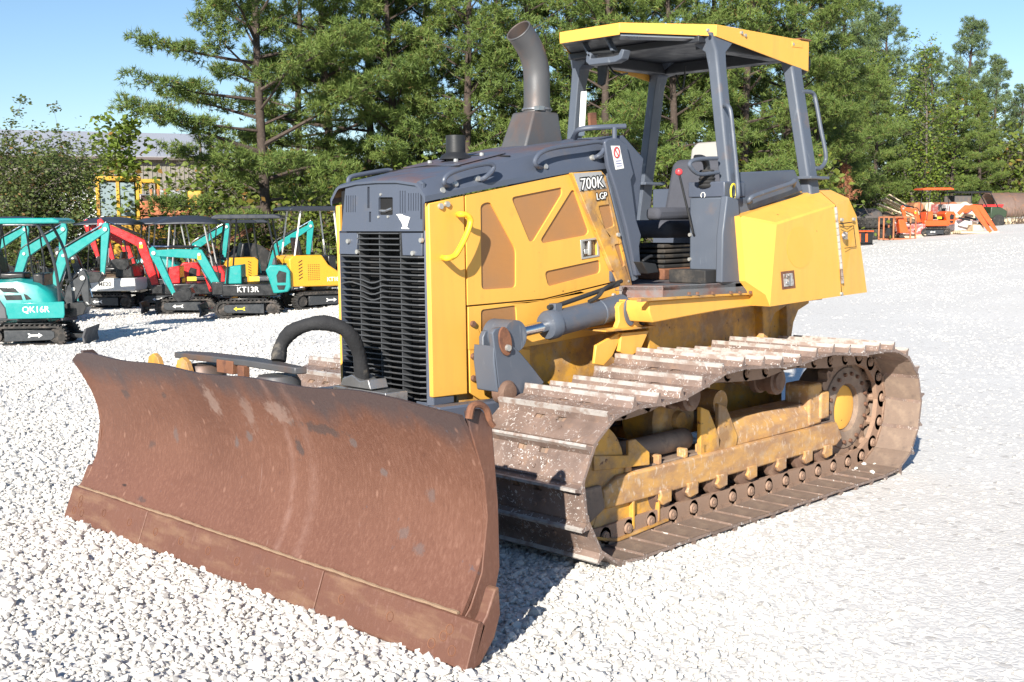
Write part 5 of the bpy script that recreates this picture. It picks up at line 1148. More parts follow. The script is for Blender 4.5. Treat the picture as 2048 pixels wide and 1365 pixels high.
def excavator(label, loc, yaw, style, col_, pose, roof='dome', posts='mini_black', text=None, tcol='sticker_white', arrow='sticker_white', adir=1, blade=True, seat='mini_seat', low='mini_black', sc=1.0, roof_m='roof_plastic', group=GM, name='mini_excavator', H=2.28, bcol=None):
    o = thing(name, label, 'excavator', loc, yaw, group); o.scale = (sc, sc, sc)
    mini_track(o, arrow=arrow, adir=adir)
    MB().bb((-.42, -.30, .16), (.42, .30, .42)).build('undercarriage', 'mini_black', o, .02)
    MB().cyl((0, 0, .40), (0, 0, .50), .27, n=20).build('slew_ring', 'mini_black', o)
    if blade:
        mb = MB(); mb.prism([V((a, -.50, b)) for a, b in [(1.02, .02), (1.06, .02), (1.04, .15), (1.09, .30), (1.05, .30), (1.0, .16)]], (0, 1.0, 0)); bl = mb.build('dozer_blade', 'stone_dust_steel', o, .006)
        mb = MB(); mb.beam((.35, .20, .20), (1.02, .22, .14), .06, .07); mb.build('blade_arm', 'mini_black', bl); mb = MB(); mb.beam((.35, -.20, .20), (1.02, -.22, .14), .06, .07); mb.build('blade_arm', 'mini_black', bl)
    sd = 1
    if style == 'round':       # rounded engine cover, grey skirt
        mb = MB(); rows = []
        for x, w, zb, zt in [(-.95, .34, .62, .98), (-.86, .44, .55, 1.08), (-.55, .49, .52, 1.19), (-.1, .50, .52, 1.22), (.25, .50, .52, 1.14), (.47, .49, .54, .98), (.58, .46, .60, .78)]:
            rows.append([V((x, y, z)) for y, z in [(w * .9, zb), (w, zb + .05), (w, zb + (zt - zb) * .62), (w * .86, zt - .05), (w * .55, zt), (-w * .55, zt), (-w * .86, zt - .05), (-w, zb + (zt - zb) * .62), (-w, zb + .05), (-w * .9, zb)]])
        mb.grid(rows, True); mb.add(rows[0], [tuple(range(10))]); mb.add(rows[-1], [tuple(range(9, -1, -1))]); bd = mb.build('engine_cover', col_, o, 0, 40)
        for s in (1, -1):
            P = [(-1.0, .50), (-.28, .50), (-.30, .70), (-.40, .86), (-.52, .92), (-1.0, .90)]
            mb = MB(); mb.prism([V((a, s * .470, b)) for a, b in P], (0, s * .045, 0)); mb.build('grey_skirt', 'grey_cover', bd, .02)
            P = [(-.27, .50), (.70, .50), (.72, .56), (.72, .80), (-.30, .78)]
            mb = MB(); mb.prism([V((a, s * .475, b)) for a, b in P], (0, s * .035, 0)); pn_ = mb.build('side_panel', col_, bd, .012)
            for P in ([(-.42, 1.07), (-.14, 1.06), (-.06, .97), (-.34, .99)], [(-.32, .93), (-.02, .93), (.0, .84), (-.28, .84)], [(.02, .95), (.08, .93), (.16, .85), (.06, .84)]):
                MB().prism([V((a, s * .500, b)) for a, b in P], (0, s * .006, 0)).build('window_vent', 'mini_black', bd)
            for k in range(4): x = -.66 + k * .055; MB().prism([V((x, s * .492, 1.06)), V((x + .03, s * .492, 1.06)), V((x + .07, s * .500, .96)), V((x + .04, s * .500, .96))], (0, s * .006, 0)).build('louvre', 'mini_black', bd)
            MB().bb((-.64, s * .514, .60), (-.46, s * .518, .70)).build('caution_label', 'caution_yellow', bd)
        if text: put_text('model_number', text, .155, (.22, -.5115, .66), (1, 0, 0), (0, 0, 1), tcol, pn_, .001)
    elif style == 'open':      # black chassis, engine pod behind
        MB().bb((-.66, -.42, .46), (.55, .42, .74)).build('chassis', low, o, .03)
        P = [(-.66, .52), (-.90, .55), (-.97, .66), (-.96, 1.02), (-.88, 1.14), (-.52, 1.16), (-.42, 1.04), (-.50, .80), (-.58, .52)]
        mb = MB(); mb.prism([V((a, -.44, b)) for a, b in P], (0, .88, 0)); pod = mb.build('engine_pod', col_, o, .03, bseg=3)
        for s in (1, -1):
            MB().prism([V((a, s * .441, b)) for a, b in [(-.88, .98), (-.72, 1.03), (-.66, .92), (-.68, .76), (-.86, .76)]], (0, s * .006, 0)).build('window_vent', 'mini_black', pod)
            MB().prism([V((a, s * .441, b)) for a, b in [(-.86, .70), (-.66, .70), (-.70, .60), (-.82, .60)]], (0, s * .006, 0)).build('window_vent', 'mini_black', pod)
        MB().prism([V((a, -.36, b)) for a, b in [(.12, .74), (.50, .74), (.44, 1.12), (.12, 1.16)]], (0, .72, 0)).build('control_tower', col_, o, .02)
        if text: put_text('model_number', text, .17, (-.02, .4225, .61), (-1, 0, 0), (0, 0, 1), tcol, o, .0015)
        MB().bb((-.28, .425, .80), (-.06, .428, .90)).build('caution_label', 'caution_yellow', o)
    elif style == 'boxy':      # square cover with perforated grilles
        mb = MB(); mb.prism([V((a, -.50, b)) for a, b in [(-.80, .52), (.50, .50), (.52, .72), (.10, 1.0), (-.05, 1.22), (-.74, 1.22), (-.84, 1.14)]], (0, 1.0, 0)); bd = mb.build('engine_cover', col_, o, .03, bseg=3)
        for y in (.30, -.22):
            for z in (.80, 1.0): MB().bb((-.842, y - .12, z - .05), (-.825, y + .12, z + .05)).build('rear_lamp', 'mini_black', bd, .01)
        for s in (1, -1):
            for k in range(6):
                x = -.62; z = 1.05 - k * .075; MB().prism([V((x, s * .501, z)), V((x + .09, s * .501, z + .05)), V((x + .09, s * .501, z + .072)), V((x, s * .501, z + .022))], (0, s * .004, 0)).build('louvre', 'mini_black', bd)
            for j in range(5):
                for k in range(8):
                    pass
            mb = MB()
            for j in range(6):
                for k in range(9): mb.bb((-.40 + j * .05, s * .501, .66 + k * .042), (-.372 + j * .05, s * .505, .672 + k * .042))
            q = mb.build('cooling_holes', 'mini_black', bd); q['kind'] = 'stuff'
        if text: put_text('model_number', text, .13, (.20, -.505, .66), (1, 0, 0), (0, 0, 1), tcol, bd, .003)
    else:                      # 'low' flat counterweight body
        mb = MB(); mb.prism([V((a, -.50, b)) for a, b in [(-.82, .46), (.60, .46), (.72, .52), (.74, .78), (-.84, .80), (-.86, .56)]], (0, 1.0, 0)); bd = mb.build('counterweight', col_, o, .03, bseg=3)
        MB().prism([V((a, -.44, b)) for a, b in [(-.80, .80), (-.30, .80), (-.34, 1.14), (-.74, 1.16)]], (0, .88, 0)).build('engine_cover', low, o, .04)
        if text: put_text('model_number', text, .15, (-.05, .5025, .64), (-1, 0, 0), (0, 0, 1), tcol, bd, .003)
    # seat and levers
    zf = {'round': 1.20, 'open': .78, 'boxy': 1.1, 'low': .95}[style]; xs = {'round': -.25, 'open': -.30, 'boxy': -.2, 'low': -.1}[style]
    se_ = MB().bb((xs - .22, -.22, zf), (xs + .22, .22, zf + .12)).build('seat', seat, o, .04, bseg=3); mb = MB(); mb.prism([V((xs - .18, -.21, zf + .1)), V((xs - .27, -.21, zf + .52)), V((xs - .35, -.21, zf + .52)), V((xs - .28, -.21, zf + .06))], (0, .42, 0)); mb.build('seat_back', seat, se_, .04, bseg=3)
    MB().bb((xs + .38, -.30, zf - .3), (xs + .58, .30, zf + .10)).build('lever_box', 'mini_black', o, .03)
    for y in (-.2, -.08, .08, .2): MB().tube([(xs + .46, y, zf + .1), (xs + .44, y, zf + .34)], .010, 6).build('control_lever', 'mini_black', o)
    # canopy
    if roof == 'bent':
        for s in (1, -1):
            MB().tube(curve([(.62, s * .42, .62), (.60, s * .42, 1.2), (.50, s * .43, 1.75), (.28, s * .44, H - .06)], 5), .028, 8).build('canopy_post', posts, o); MB().tube(curve([(-.72, s * .42, .9), (-.74, s * .42, 1.6), (-.58, s * .43, H - .06)], 5), .028, 8).build('canopy_post', posts, o)
    else:
        for s in (1, -1):
            MB().tube([(.45, s * .40, .7), (.30, s * .42, H - .08)], .020, 8).build('canopy_post', posts, o); MB().tube([(-.70, s * .40, 1.0), (-.50, s * .42, H - .08)], .020, 8).build('canopy_post', posts, o)
    if roof == 'dome':
        mb = MB(); rows = []
        for k in range(9):
            u = -1 + k / 4; hx = -.10 + .80 * u; e = max(0, 1 - abs(u) ** 3)
            rows.append([V((hx, y, H - .10 + .19 * e * (1 - abs(y / .56) ** 3))) for y in [-.56, -.5, -.35, -.15, 0, .15, .35, .5, .56]])
        mb.grid(rows); mb.build('canopy_roof', roof_m, o, 0, 60, solid=.03)
    else:
        P = [(-.80, H - .10), (.70, H - .10), (.72, H - .05), (.60, H), (-.66, H), (-.80, H - .05)]
        mb = MB(); mb.prism([V((a, -.54, b)) for a, b in P], (0, 1.08, 0)); mb.build('canopy_roof', roof_m, o, .02)
    # boom, stick, bucket
    F, K, T, A, Bk = pose; bc = bcol or col_
    MB().bb((.45, -.12, .48), (F[0] + .12, .12, F[1] + .10)).build('swing_post', 'mini_black', o, .02)
    bm_ = arm_plate(o, 'boom', [F, ((F[0] + K[0]) / 2, (F[1] + K[1]) / 2), K, ((K[0] + T[0]) / 2, (K[1] + T[1]) / 2 + .01), T], [.17, .20, .24, .19, .13], 0, .13, bc)
    MB().bb((K[0] - .04, .067, K[1] - .12), (K[0] + .04, .069, K[1] - .02)).build('caution_label', 'caution_yellow', bm_)
    e = V((T[0] - A[0], T[1] - A[1])).normalized() * .14; arm_plate(o, 'stick', [(T[0] + e.x, T[1] + e.y), T, ((T[0] + A[0]) / 2, (T[1] + A[1]) / 2), A], [.10, .19, .15, .10], 0, .10, bc)
    u = V((Bk[0] - A[0], Bk[1] - A[1])).normalized(); w = V((-u.y, u.x)); L = .42; P = [V(A) + w * .05 + u * -.02, V(A) + u * .10 + w * .16, V(A) + u * .36 + w * .12, V(A) + u * L - w * .03, V(A) + u * .36 - w * .16, V(A) + u * .14 - w * .10, V(A) - w * .05]
    mb = MB(); mb.prism([V((p.x, -.20, p.y)) for p in P], (0, .40, 0)); bk = mb.build('bucket', 'mini_black', o, .012)
    for k in range(4): MB().beam(V((P[4].x, -.16 + k * .107, P[4].y)), V((P[4].x + (u - w).x * .07, -.16 + k * .107, P[4].y + (u - w).y * .07)), .035, .02).build('bucket_tooth', 'stone_dust_steel', bk)
    for q_, r_ in ((F, .05), (K, .035), (T, .045), (A, .04)): MB().cyl((q_[0], -.085, q_[1]), (q_[0], .085, q_[1]), r_, n=12).build('pivot_pin', 'zinc', o)
    cyl_ram(o, (F[0] + .10, 0, F[1] - .06), ((F[0] * .35 + K[0] * .65) + .10, 0, (F[1] * .35 + K[1] * .65) - .08)); cyl_ram(o, (K[0] + (T[0] - K[0]) * .15 - .04, 0, K[1] + (T[1] - K[1]) * .15 + .16), (T[0] + e.x, 0, T[1] + e.y + .02)); cyl_ram(o, (T[0] + .06, 0, T[1] + .02), ((A[0] * .75 + T[0] * .25) + .10, 0, A[1] * .75 + T[1] * .25), .03)
    MB().tube(curve([(F[0] - .05, .05, F[1] + .1), (F[0] + .02, .06, F[1] + .5), (K[0] - .08, .05, K[1] + .14), ((K[0] + T[0]) / 2, .05, (K[1] + T[1]) / 2 + .14), (T[0] - .05, .04, T[1] + .12)], 5), .016, 6).build('boom_hose', 'mini_black', o)
    return o
LOW = ((.70, .68), (1.08, 1.40), (2.08, 1.44), (1.66, .50), (1.36, .50)); HIGH = ((.72, .60), (1.06, 1.72), (1.98, 2.18), (1.74, 1.30), (1.50, 1.22)); UP = ((.70, .70), (.98, 1.50), (1.93, 2.08), (1.82, 1.08), (1.52, 1.0))
excavator('teal mini excavator marked QK16R with teal roof and rounded cover', at(62, 21.6), YAW_R + .10, 'round', 'teal_paint', ((.62, .60), (.78, 1.0), (.95, 1.2), (1.0, .72), (.85, .66)), 'bent', 'mini_charcoal', 'QK16R', roof_m='teal_paint', H=2.30, bcol='mini_charcoal').children
excavator('teal mini excavator raising its boom, hidden behind the one marked QK16R', at(44, 26.5), YAW_R + .05, 'low', 'teal_paint', UP, 'dome')
excavator('teal mini excavator beyond two others, only its raised boom and roof showing', at(-28, 28.5), YAW_R + .05, 'low', 'teal_paint', UP, 'dome')
excavator('farthest teal mini excavator behind the one marked QK16R, arm up', at(-96, 30.5), YAW_R + .1, 'low', 'teal_paint', UP, 'flat')
excavator('mini excavator marked ME20 with white body and black dome roof', at(222, 31), YAW_L - .05, 'low', 'mini_white', ((.70, .68), (.95, 1.3), (1.35, 1.45), (1.15, .85), (.9, .8)), 'dome', text='ME20', tcol='black_print', bcol='mini_charcoal')
excavator('red-armed mini excavator with black dome roof next to the teal one marked KT13R', at(376, 29), YAW_L + .12, 'open', 'red_paint', HIGH, 'dome', posts='zinc')
excavator('red-armed mini excavator parked just behind the other red one', at(334, 31.8), YAW_L + .12, 'open', 'red_paint', HIGH, 'dome', posts='zinc')
excavator('teal mini excavator with black chassis marked KT13R and flat roof', at(500, 26.6), YAW_L + .08, 'open', 'teal_paint', LOW, 'flat', text='KT13R', arrow='caution_yellow', seat='wrap_seat')
excavator('amber bodied mini excavator with slotted cover behind the black and teal one', at(452, 33.5), YAW_L + .5, 'boxy', 'amber_paint', LOW, 'flat')
excavator('teal mini excavator with raised arm seen between the black dome roofs', at(330, 36), YAW_R + .1, 'round', 'teal_paint', UP, 'dome')
excavator('teal mini excavator with wrapped seat behind the one marked KT13R', at(490, 34), YAW_R + .2, 'open', 'teal_paint', UP, 'flat', seat='wrap_seat')
excavator('amber mini excavator with white roof posts and slotted cover near the grille', at(634, 27.2), YAW_R + .55, 'boxy', 'amber_paint', ((.72, .60), (1.02, 1.30), (1.8, 1.5), (1.6, .7), (1.3, .6)), 'flat', posts='white_paint', text='KT18', H=2.32)
excavator('small orange mini excavator with orange roof beside the wrapped pallets', at(1862, 56), YAW_L + .1, 'open', 'orange_paint', ((.60, .55), (.85, 1.18), (1.45, 1.30), (1.28, .62), (1.0, .50)), 'flat', text=None, roof_m='orange_paint', low='orange_paint', group=None, H=2.25)
# =================================================================== shed and scrap on the left
mat('siding', (.29, .265, .225), .5, .1, .08, .4, [((.36, .33, .29), .6, .55, .75, (1, 1, .2), .5)]); mat('shed_roof', (.46, .47, .50), .45, .2, .06, .3); mat('roller_door', (.42, .43, .45), .5); mat('soffit', (.16, .13, .12), .8)
mat('loader_yellow', (.62, .36, .04), .6, 0, .15, 1.5, [((.28, .12, .05), 2.5, .52, .7, None, .8)], .1, 20); mat('scrap_rust', (.36, .125, .055), .85, 0, .2, 1.2, [((.48, .24, .11), 2.5, .5, .7), ((.16, .06, .035), 4, .55, .72)], .2, 20)
mat('trailer_white', (.72, .73, .74), .5, 0, .06, 2, [((.45, .42, .38), 2.5, .6, .8)]); mat('dark_glass', (.25, .32, .34), .12, 0, .1, 3); mat('old_tyre', (.028, .027, .026), .85, 0, .2, 6, [((.14, .12, .10), 5, .52, .74, None, .6)], .3, 30)
mat('timber', (.34, .24, .15), .85, 0, .25, 4, [((.16, .11, .075), 9, .5, .7, (.3, 1, 1), .7)], .3, 30); mat('timber_dark', (.14, .095, .065), .9, 0, .25, 4, (), .3, 30); mat('pale_wood', (.62, .50, .34), .8, 0, .15, 5)
mat('wrap_red', (.52, .10, .085), .4, 0, .25, 5, [((.62, .58, .56), 7, .46, .62, None, .75)]); mat('wrap_white', (.62, .58, .57), .3, 0, .15, 6, [((.55, .20, .17), 5, .52, .62, None, .6)]); mat('tank_rust', (.16, .105, .085), .75, .1, .2, 1.5, [((.24, .12, .07), 3, .52, .7)], .1, 20)
mat('dull_pipe', (.11, .10, .095), .7, .2, .2, 3, [((.2, .13, .09), 4, .5, .7)]); mat('utv_green', (.035, .055, .03), .45); mat('barrow_red', (.55, .03, .03), .4)
sb = thing('metal_shed', 'long pale corrugated metal shed with grey roof and white roller door', 'building', at(250, 84), 0)
a = at(-60, 80, 0) - sb.location; b_ = at(468, 88, 0) - sb.location; a.z = b_.z = 0; t = (b_ - a).normalized(); bk = V((-t.y, t.x, 0))
if bk.dot(FH) < 0: bk = -bk
EH, RHt = 7.0, 9.3; Lw = (b_ - a).length
mb = MB(); mb.prism([a, b_, b_ + bk * 18, a + bk * 18], (0, 0, EH)); wall = mb.build('wall', 'siding', sb)
nr = int(Lw / .32)
RIB = MB().box((0, 0, EH / 2), (.07, .05, EH - .02)).mesh('wall_rib', 'siding')
for k in range(nr):
    o = link('wall_rib', RIB, wall); o.location = a + t * (Lw * (k + .5) / nr) - bk * .022; o.rotation_euler = (0, 0, yaw_of(t))
mb = MB(); e0 = a - t * .5 - bk * .6; e1 = b_ + t * .5 - bk * .6; r0 = a - t * .5 + bk * 9; r1 = b_ + t * .5 + bk * 9; z0 = V((0, 0, EH - .05)); z1 = V((0, 0, RHt)); f0 = a - t * .5 + bk * 18.6; f1 = b_ + t * .5 + bk * 18.6
mb.add([e0 + z0, e1 + z0, r1 + z1, r0 + z1, f0 + z0, f1 + z0], [(0, 1, 2, 3), (3, 2, 5, 4), (0, 3, 4), (1, 5, 2)]); rf = mb.build('roof', 'shed_roof', sb, 0, 0, solid=.12)
mb = MB(); mb.beam(e0 + z0 - V((0, 0, .12)), e1 + z0 - V((0, 0, .12)), .14, .18); mb.build('gutter', 'soffit', rf)
for px, w in ((372, 4.6), (140, 4.2)):
    v = ray(px, 360); n_ = bk; s = (sb.location + a - CAM).dot(n_) / v.dot(n_); q = CAM + v * s - sb.location; q.z = 0; q -= bk * .05
    mb = MB(); mb.prism([q - t * w / 2, q + t * w / 2, q + t * w / 2 + V((0, 0, 4.6)), q - t * w / 2 + V((0, 0, 4.6))], -bk * .03); dr = mb.build('roller_door', 'roller_door', wall)
    for k in range(12): MB().box(q - bk * .035 + V((0, 0, .3 + k * .36)), (w * .98, .025, .05), Matrix.Rotation(yaw_of(t), 3, 'Z')).build('door_slat', 'roller_door', dr)
p = at(412, 74); MB().cyl((0, 0, 0), (0, 0, 7.6), .09, .07, 8).build('utility_pole', 'timber_dark').location = p
tag(bpy.data.objects['utility_pole'], 'thin dark pole standing at the end of the metal shed', 'pole')
def box_trailer(px, d, yaw):
    o = thing('box_trailer', 'white box trailer parked behind the old yellow loader', 'trailer', at(px, d), yaw)
    MB().bb((-2.2, -1.1, .9), (2.2, 1.1, 3.5)).build('body', 'trailer_white', o, .06); mb = MB().bb((-2.22, -1.12, .80), (2.22, 1.12, .92)); mb.build('chassis', 'dull_pipe', o)
    for x in (-1.2, 1.2):
        for y in (-1.0, .8): MB().lathe((x, y, .45), (0, 1, 0), [(0, .42), (.02, .46), (.2, .46), (.22, .42)], 18).build('wheel', 'old_tyre', o)
    for k in range(6): MB().bb((-2.0 + k * .8, 1.1, .95), (-1.94 + k * .8, 1.13, 3.45)).build('side_rib', 'trailer_white', o)
box_trailer(236, 52, YAW_L + 1.3)
def wheel(root, x, y, z, r_, w, hub='loader_yellow'):
    k = MB().lathe((x, y - w / 2, z), (0, 1, 0), [(0, r_ * .55), (.0, r_ * .86), (w * .15, r_), (w * .85, r_), (w, r_ * .86), (w, r_ * .55)], 22).build('wheel', 'old_tyre', root); MB().lathe((x, y - w * .42, z), (0, 1, 0), [(0, r_ * .2), (.0, r_ * .56), (w * .84, r_ * .56), (w * .84, r_ * .2)], 16).build('hub', hub, k)
# old wheel loader with cab
o = thing('wheel_loader', 'old yellow wheel loader with square cab and rusted body', 'loader', at(250, 44), YAW_L + .35); o.scale = (1.15, 1.15, 1.12)
for x in (1.3, -1.3):
    for y in (1.0, -1.0): wheel(o, x, y, .75, .75, .5)
MB().bb((-2.4, -.75, .8), (.3, .75, 1.75)).build('engine_hood', 'loader_yellow', o, .06); MB().bb((.3, -.6, .7), (2.1, .6, 1.2)).build('front_frame', 'scrap_rust', o, .05)
cb = MB().bb((-.55, -.70, 1.4), (.75, .70, 2.2)).build('cab', 'loader_yellow', o, .03)
for x in (-.50, .10, .70):
    for y in (.66, -.66): MB().bb((x - .05, y - .05, 2.2), (x + .05, y + .05, 3.35)).build('cab_pillar', 'loader_yellow', cb, .01)
MB().bb((-.62, -.78, 3.35), (.82, .78, 3.50)).build('cab_roof', 'loader_yellow', cb, .04); MB().bb((-.4, .655, 2.22), (.05, .665, 3.3)).build('window_pane', 'dark_glass', cb); MB().bb((.15, .655, 2.22), (.65, .665, 3.3)).build('window_pane', 'dark_glass', cb); MB().bb((.70, -.6, 2.22), (.71, .6, 3.3)).build('window_pane', 'dark_glass', cb)
for y in (.5, -.5): MB().beam((.9, y, 1.35), (2.9, y, .75), .14, .26).build('lift_arm', 'loader_yellow', o, .02)
MB().prism([V((a_, -1.25, b)) for a_, b in [(2.7, .25), (3.6, .2), (3.65, .28), (3.0, .45), (2.95, 1.1), (3.1, 1.3), (2.85, 1.3), (2.65, .8)]], (0, 2.5, 0)).build('bucket', 'scrap_rust', o, .02)
MB().prism([V((a_, .7, b)) for a_, b in [(-.6, 1.75), (.8, 1.75), (1.2, .85), (.9, .85), (.5, 1.35), (-.4, 1.35)]], (0, .12, 0)).build('fender', 'loader_yellow', o, .02)
# scraper bowl
o = thing('scraper_bowl', 'big rusty orange scraper bowl beside the old yellow loader', 'scraper', at(356, 52), YAW_L)
mb = MB(); mb.prism([V((a_, -1.4, b)) for a_, b in [(-2.1, 1.1), (-1.3, .6), (1.6, .7), (2.2, 1.5), (2.3, 2.5), (-2.3, 2.6)]], (0, 2.8, 0)); mb.build('bowl', 'scrap_rust', o, .05); MB().bb((-2.4, -1.5, 2.55), (2.4, 1.5, 2.75)).build('rim', 'scrap_rust', o, .04)
MB().bb((-1.3, -.4, 2.75), (-.7, .4, 3.6)).build('engine_block', 'loader_yellow', o, .06)
for x in (.3, .6, .9): MB().beam((x, 0, 2.7), (x + .1, 0, 3.7), .10, .10).build('scraper_arm', 'scrap_rust', o)
MB().prism([V((a_, -.8, b)) for a_, b in [(-.2, 2.75), (1.6, 2.75), (1.4, 3.15), (.2, 3.25)]], (0, 1.6, 0)).build('apron', 'scrap_rust', o, .05)
for y in (1.1, -1.1): wheel(o, -1.6, y, .8, .8, .5, 'scrap_rust')
# second yellow machine
o = thing('motor_grader', 'small yellow machine with open cab frame standing in front of the roller door', 'machine', at(308, 62), YAW_L + .4)
MB().bb((-1.6, -.6, .8), (1.4, .6, 1.9)).build('body', 'loader_yellow', o, .06)
for x in (-.4, .5):
    for y in (.5, -.5): MB().bb((x - .06, y - .06, 1.9), (x + .06, y + .06, 4.3)).build('cab_post', 'loader_yellow', o)
MB().bb((-.5, -.6, 4.3), (.6, .6, 4.5)).build('cab_roof', 'loader_yellow', o, .03)
for x in (1.0, -1.1):
    for y in (.8, -.8): wheel(o, x, y, .6, .6, .4)
MB().cyl((-1.2, 0, 1.9), (-1.2, 0, 2.9), .28, n=14).build('air_cleaner', 'loader_yellow', o)
# leaning planks and scrap left
pl_ = [(440, 40.5, 3.2, .5, 1.1), (462, 40.5, 2.6, .35, 1.4), (492, 41, 2.2, .25, 1.2), (418, 41, 2.4, 1.0, .5)]
for i, (px, d, L, tl_, yw) in enumerate(pl_):
    o = MB().bb((-L / 2, -.30, -.05), (L / 2, .30, .05)).build('steel_plate', 'rust_plain', None, .005); o.location = at(px, d, .9 + .5 * L * math.sin(tl_) * .6); o.rotation_euler = (0, -tl_ if i % 2 else tl_, YAW_L + yw * .4); tag(o, ['rusty plate leaning highest on the scrap heap behind the excavators', 'wide rusty plate slumped across the scrap heap', 'flat rusty plate low on the scrap heap by the pine', 'upright rusty beam sticking out of the scrap heap'][i], 'plate', 'rusty plates on the scrap heap')
hp_ = thing('scrap_heap', 'low heap of rusty scrap supporting the leaning plates', 'heap', at(462, 41.5)); mb = MB(); rows = []
for k in range(7):
    rows.append([V((-3.5 + j, -1 + k * .35, max(0, 1.0 * math.sin(math.pi * k / 6) * math.sin(math.pi * min(1, max(0, j / 7))) * random.uniform(.7, 1.2)))) for j in range(8)])
mb.grid(rows); mb.build('rubble', 'scrap_rust', hp_, 0, 0); hp_.rotation_euler = (0, 0, YAW_L)
o = thing('tractor_tyre', 'large old tractor tyre standing in the scrub behind the teal seat', 'tyre', at(502, 37.5), YAW_R + .3); wheel(o, 0, 0, .78, .78, .4, 'pale_wood')
o = thing('steel_drum', 'dark drum with a standing pipe among the trees left of the grille', 'drum', at(588, 45)); MB().lathe((0, 0, 0), (0, 0, 1), [(0, .6), (1.9, .6), (2.1, .4)], 18).build('body', 'dull_pipe', o); MB().cyl((.5, 0, 0), (.5, 0, 2.9), .09, n=10).build('standing_pipe', 'dull_pipe', o)
# =================================================================== things at the right edge of the yard
def pallet(px, d, w, h, m, label, yaw=0, layers=1, z0=0):
    o = thing('wrapped_pallet', label, 'pallet', at(px, d, z0), YAW_L + yaw, 'wrapped pallets')
    for k in range(layers):
        zb = k * (h + .16)
        for y in (-.5, 0, .5): MB().bb((-w / 2, y - .05, zb), (w / 2, y + .05, zb + .10)).build('pallet_runner', 'pale_wood', o)
        for j in range(6): MB().bb((-w / 2 + j * w / 6 + .02, -.58, zb + .10), (-w / 2 + (j + 1) * w / 6 - .02, .58, zb + .14)).build('pallet_board', 'pale_wood', o)
        MB().bb((-w / 2 + .03, -.55, zb + .14), (w / 2 - .03, .55, zb + .14 + h - .12)).build('wrapped_load', m[k % len(m)], o, .05)
pallet(1908, 57, 1.35, .62, ['wrap_white', 'wrap_white'], 'two stacked pallets of clear-wrapped boxes beside the orange excavator', 0, 2)
pallet(1815, 56, 1.3, .62, ['wrap_red'], 'pallet of red and white wrapped boxes under the orange excavator arm', .1)
pallet(1890, 60, 1.2, .62, ['wrap_red', 'wrap_red'], 'pallets of red wrapped goods standing behind the orange excavator', .2, 2)
o = thing('pallet', 'low wooden pallet of odd timber beside the loader arms', 'pallet', at(1948, 56), YAW_L)
for k in range(5): MB().bb((-.9, -.6 + k * .26, .0), (.9, -.42 + k * .26, .09)).build('pallet_board', 'pale_wood', o)
MB().bb((-.3, -.4, .09), (.2, .3, .40)).build('carton', 'pale_wood', o, .02)
for i, dx in enumerate((0, .9)):
    o = thing('loader_arm', 'bent orange loader arm resting on the ground before the utility buggy' , 'loader arm', at(1938 + 12 * i, 55.5 + i * .8), YAW_R - .1, 'pair of orange loader arms')
    arm_plate(o, 'arm', [(-.55, .95), (-.2, 1.25), (.15, 1.22), (.55, .62), (.95, .08)], [.16, .22, .26, .22, .14], 0, .10, 'orange_paint'); cyl_ram(o, (-.5, .08, .75), (.4, .08, .55), .05)
o = thing('utility_buggy', 'dark green utility buggy with black roof and mesh cargo cage', 'buggy', at(1950, 66), YAW_R + .1)
for x in (.95, -.95):
    for y in (.62, -.62): wheel(o, x, y, .33, .33, .26, 'zinc')
MB().bb((-1.5, -.62, .42), (.5, .62, .75)).build('chassis', 'utv_green', o, .04); MB().prism([V((a_, -.6, b)) for a_, b in [(.5, .45), (1.45, .5), (1.5, .85), (1.1, 1.08), (.55, 1.1)]], (0, 1.2, 0)).build('bonnet', 'utv_green', o, .05)
for s in (1, -1): MB().tube([(.95, s * .6, 1.05), (.45, s * .6, 1.92), (-.6, s * .6, 1.95), (-.62, s * .6, .8)], .03, 6).build('roll_cage', 'mini_black', o); MB().tube([(-.62, s * .62, 1.72), (-1.6, s * .62, 1.72), (-1.62, s * .62, .8)], .025, 6).build('cargo_cage', 'mini_black', o)
MB().bb((-1.6, -.64, 1.86), (.55, .64, 1.95)).build('roof', 'mini_black', o, .02); MB().bb((-.3, -.5, .8), (.15, .5, 1.25)).build('seat', 'mini_seat', o, .05)
for s in (1, -1): MB().bb((-1.58, s * .61 - .005, .85), (-.65, s * .61 + .005, 1.70)).build('cage_mesh', 'dull_pipe', o)
o = thing('wheelbarrow', 'red wheelbarrow tub beside the utility buggy', 'wheelbarrow', at(1974, 69), YAW_R); MB().prism([V((a_, -.4, b)) for a_, b in [(-.75, 1.15), (.75, 1.15), (.5, .65), (-.55, .70)]], (0, .8, 0)).build('tub', 'barrow_red', o, .04)
for s in (1, -1): MB().tube([(-1.2, s * .25, .75), (.6, s * .2, .55)], .025, 6).build('handle', 'timber', o)
wheel(o, .65, 0, .22, .22, .1, 'zinc')
o = thing('half_pipe', 'huge rusty steel half pipe lying behind the utility buggy', 'pipe', at(2036, 74), YAW_R + .12); o.scale = (1, .8, .8); mb = MB(); rows = []
for k in range(15): a_ = R(-20 + 220 * k / 14); rows.append([V((x, 1.35 * math.cos(a_), .75 + 1.35 * math.sin(a_))) for x in (-2.2, 0, 2.5, 5)])
mb.grid(rows); mb.build('shell', 'tank_rust', o, 0, 60, solid=.06)
for x in (-2.1, -.9, .4, 1.7, 3.0): MB().tube([V((x, 1.40 * math.cos(R(a_)), .75 + 1.40 * math.sin(R(a_)))) for a_ in range(-20, 201, 20)], .04, 5).build('hoop', 'tank_rust', o)
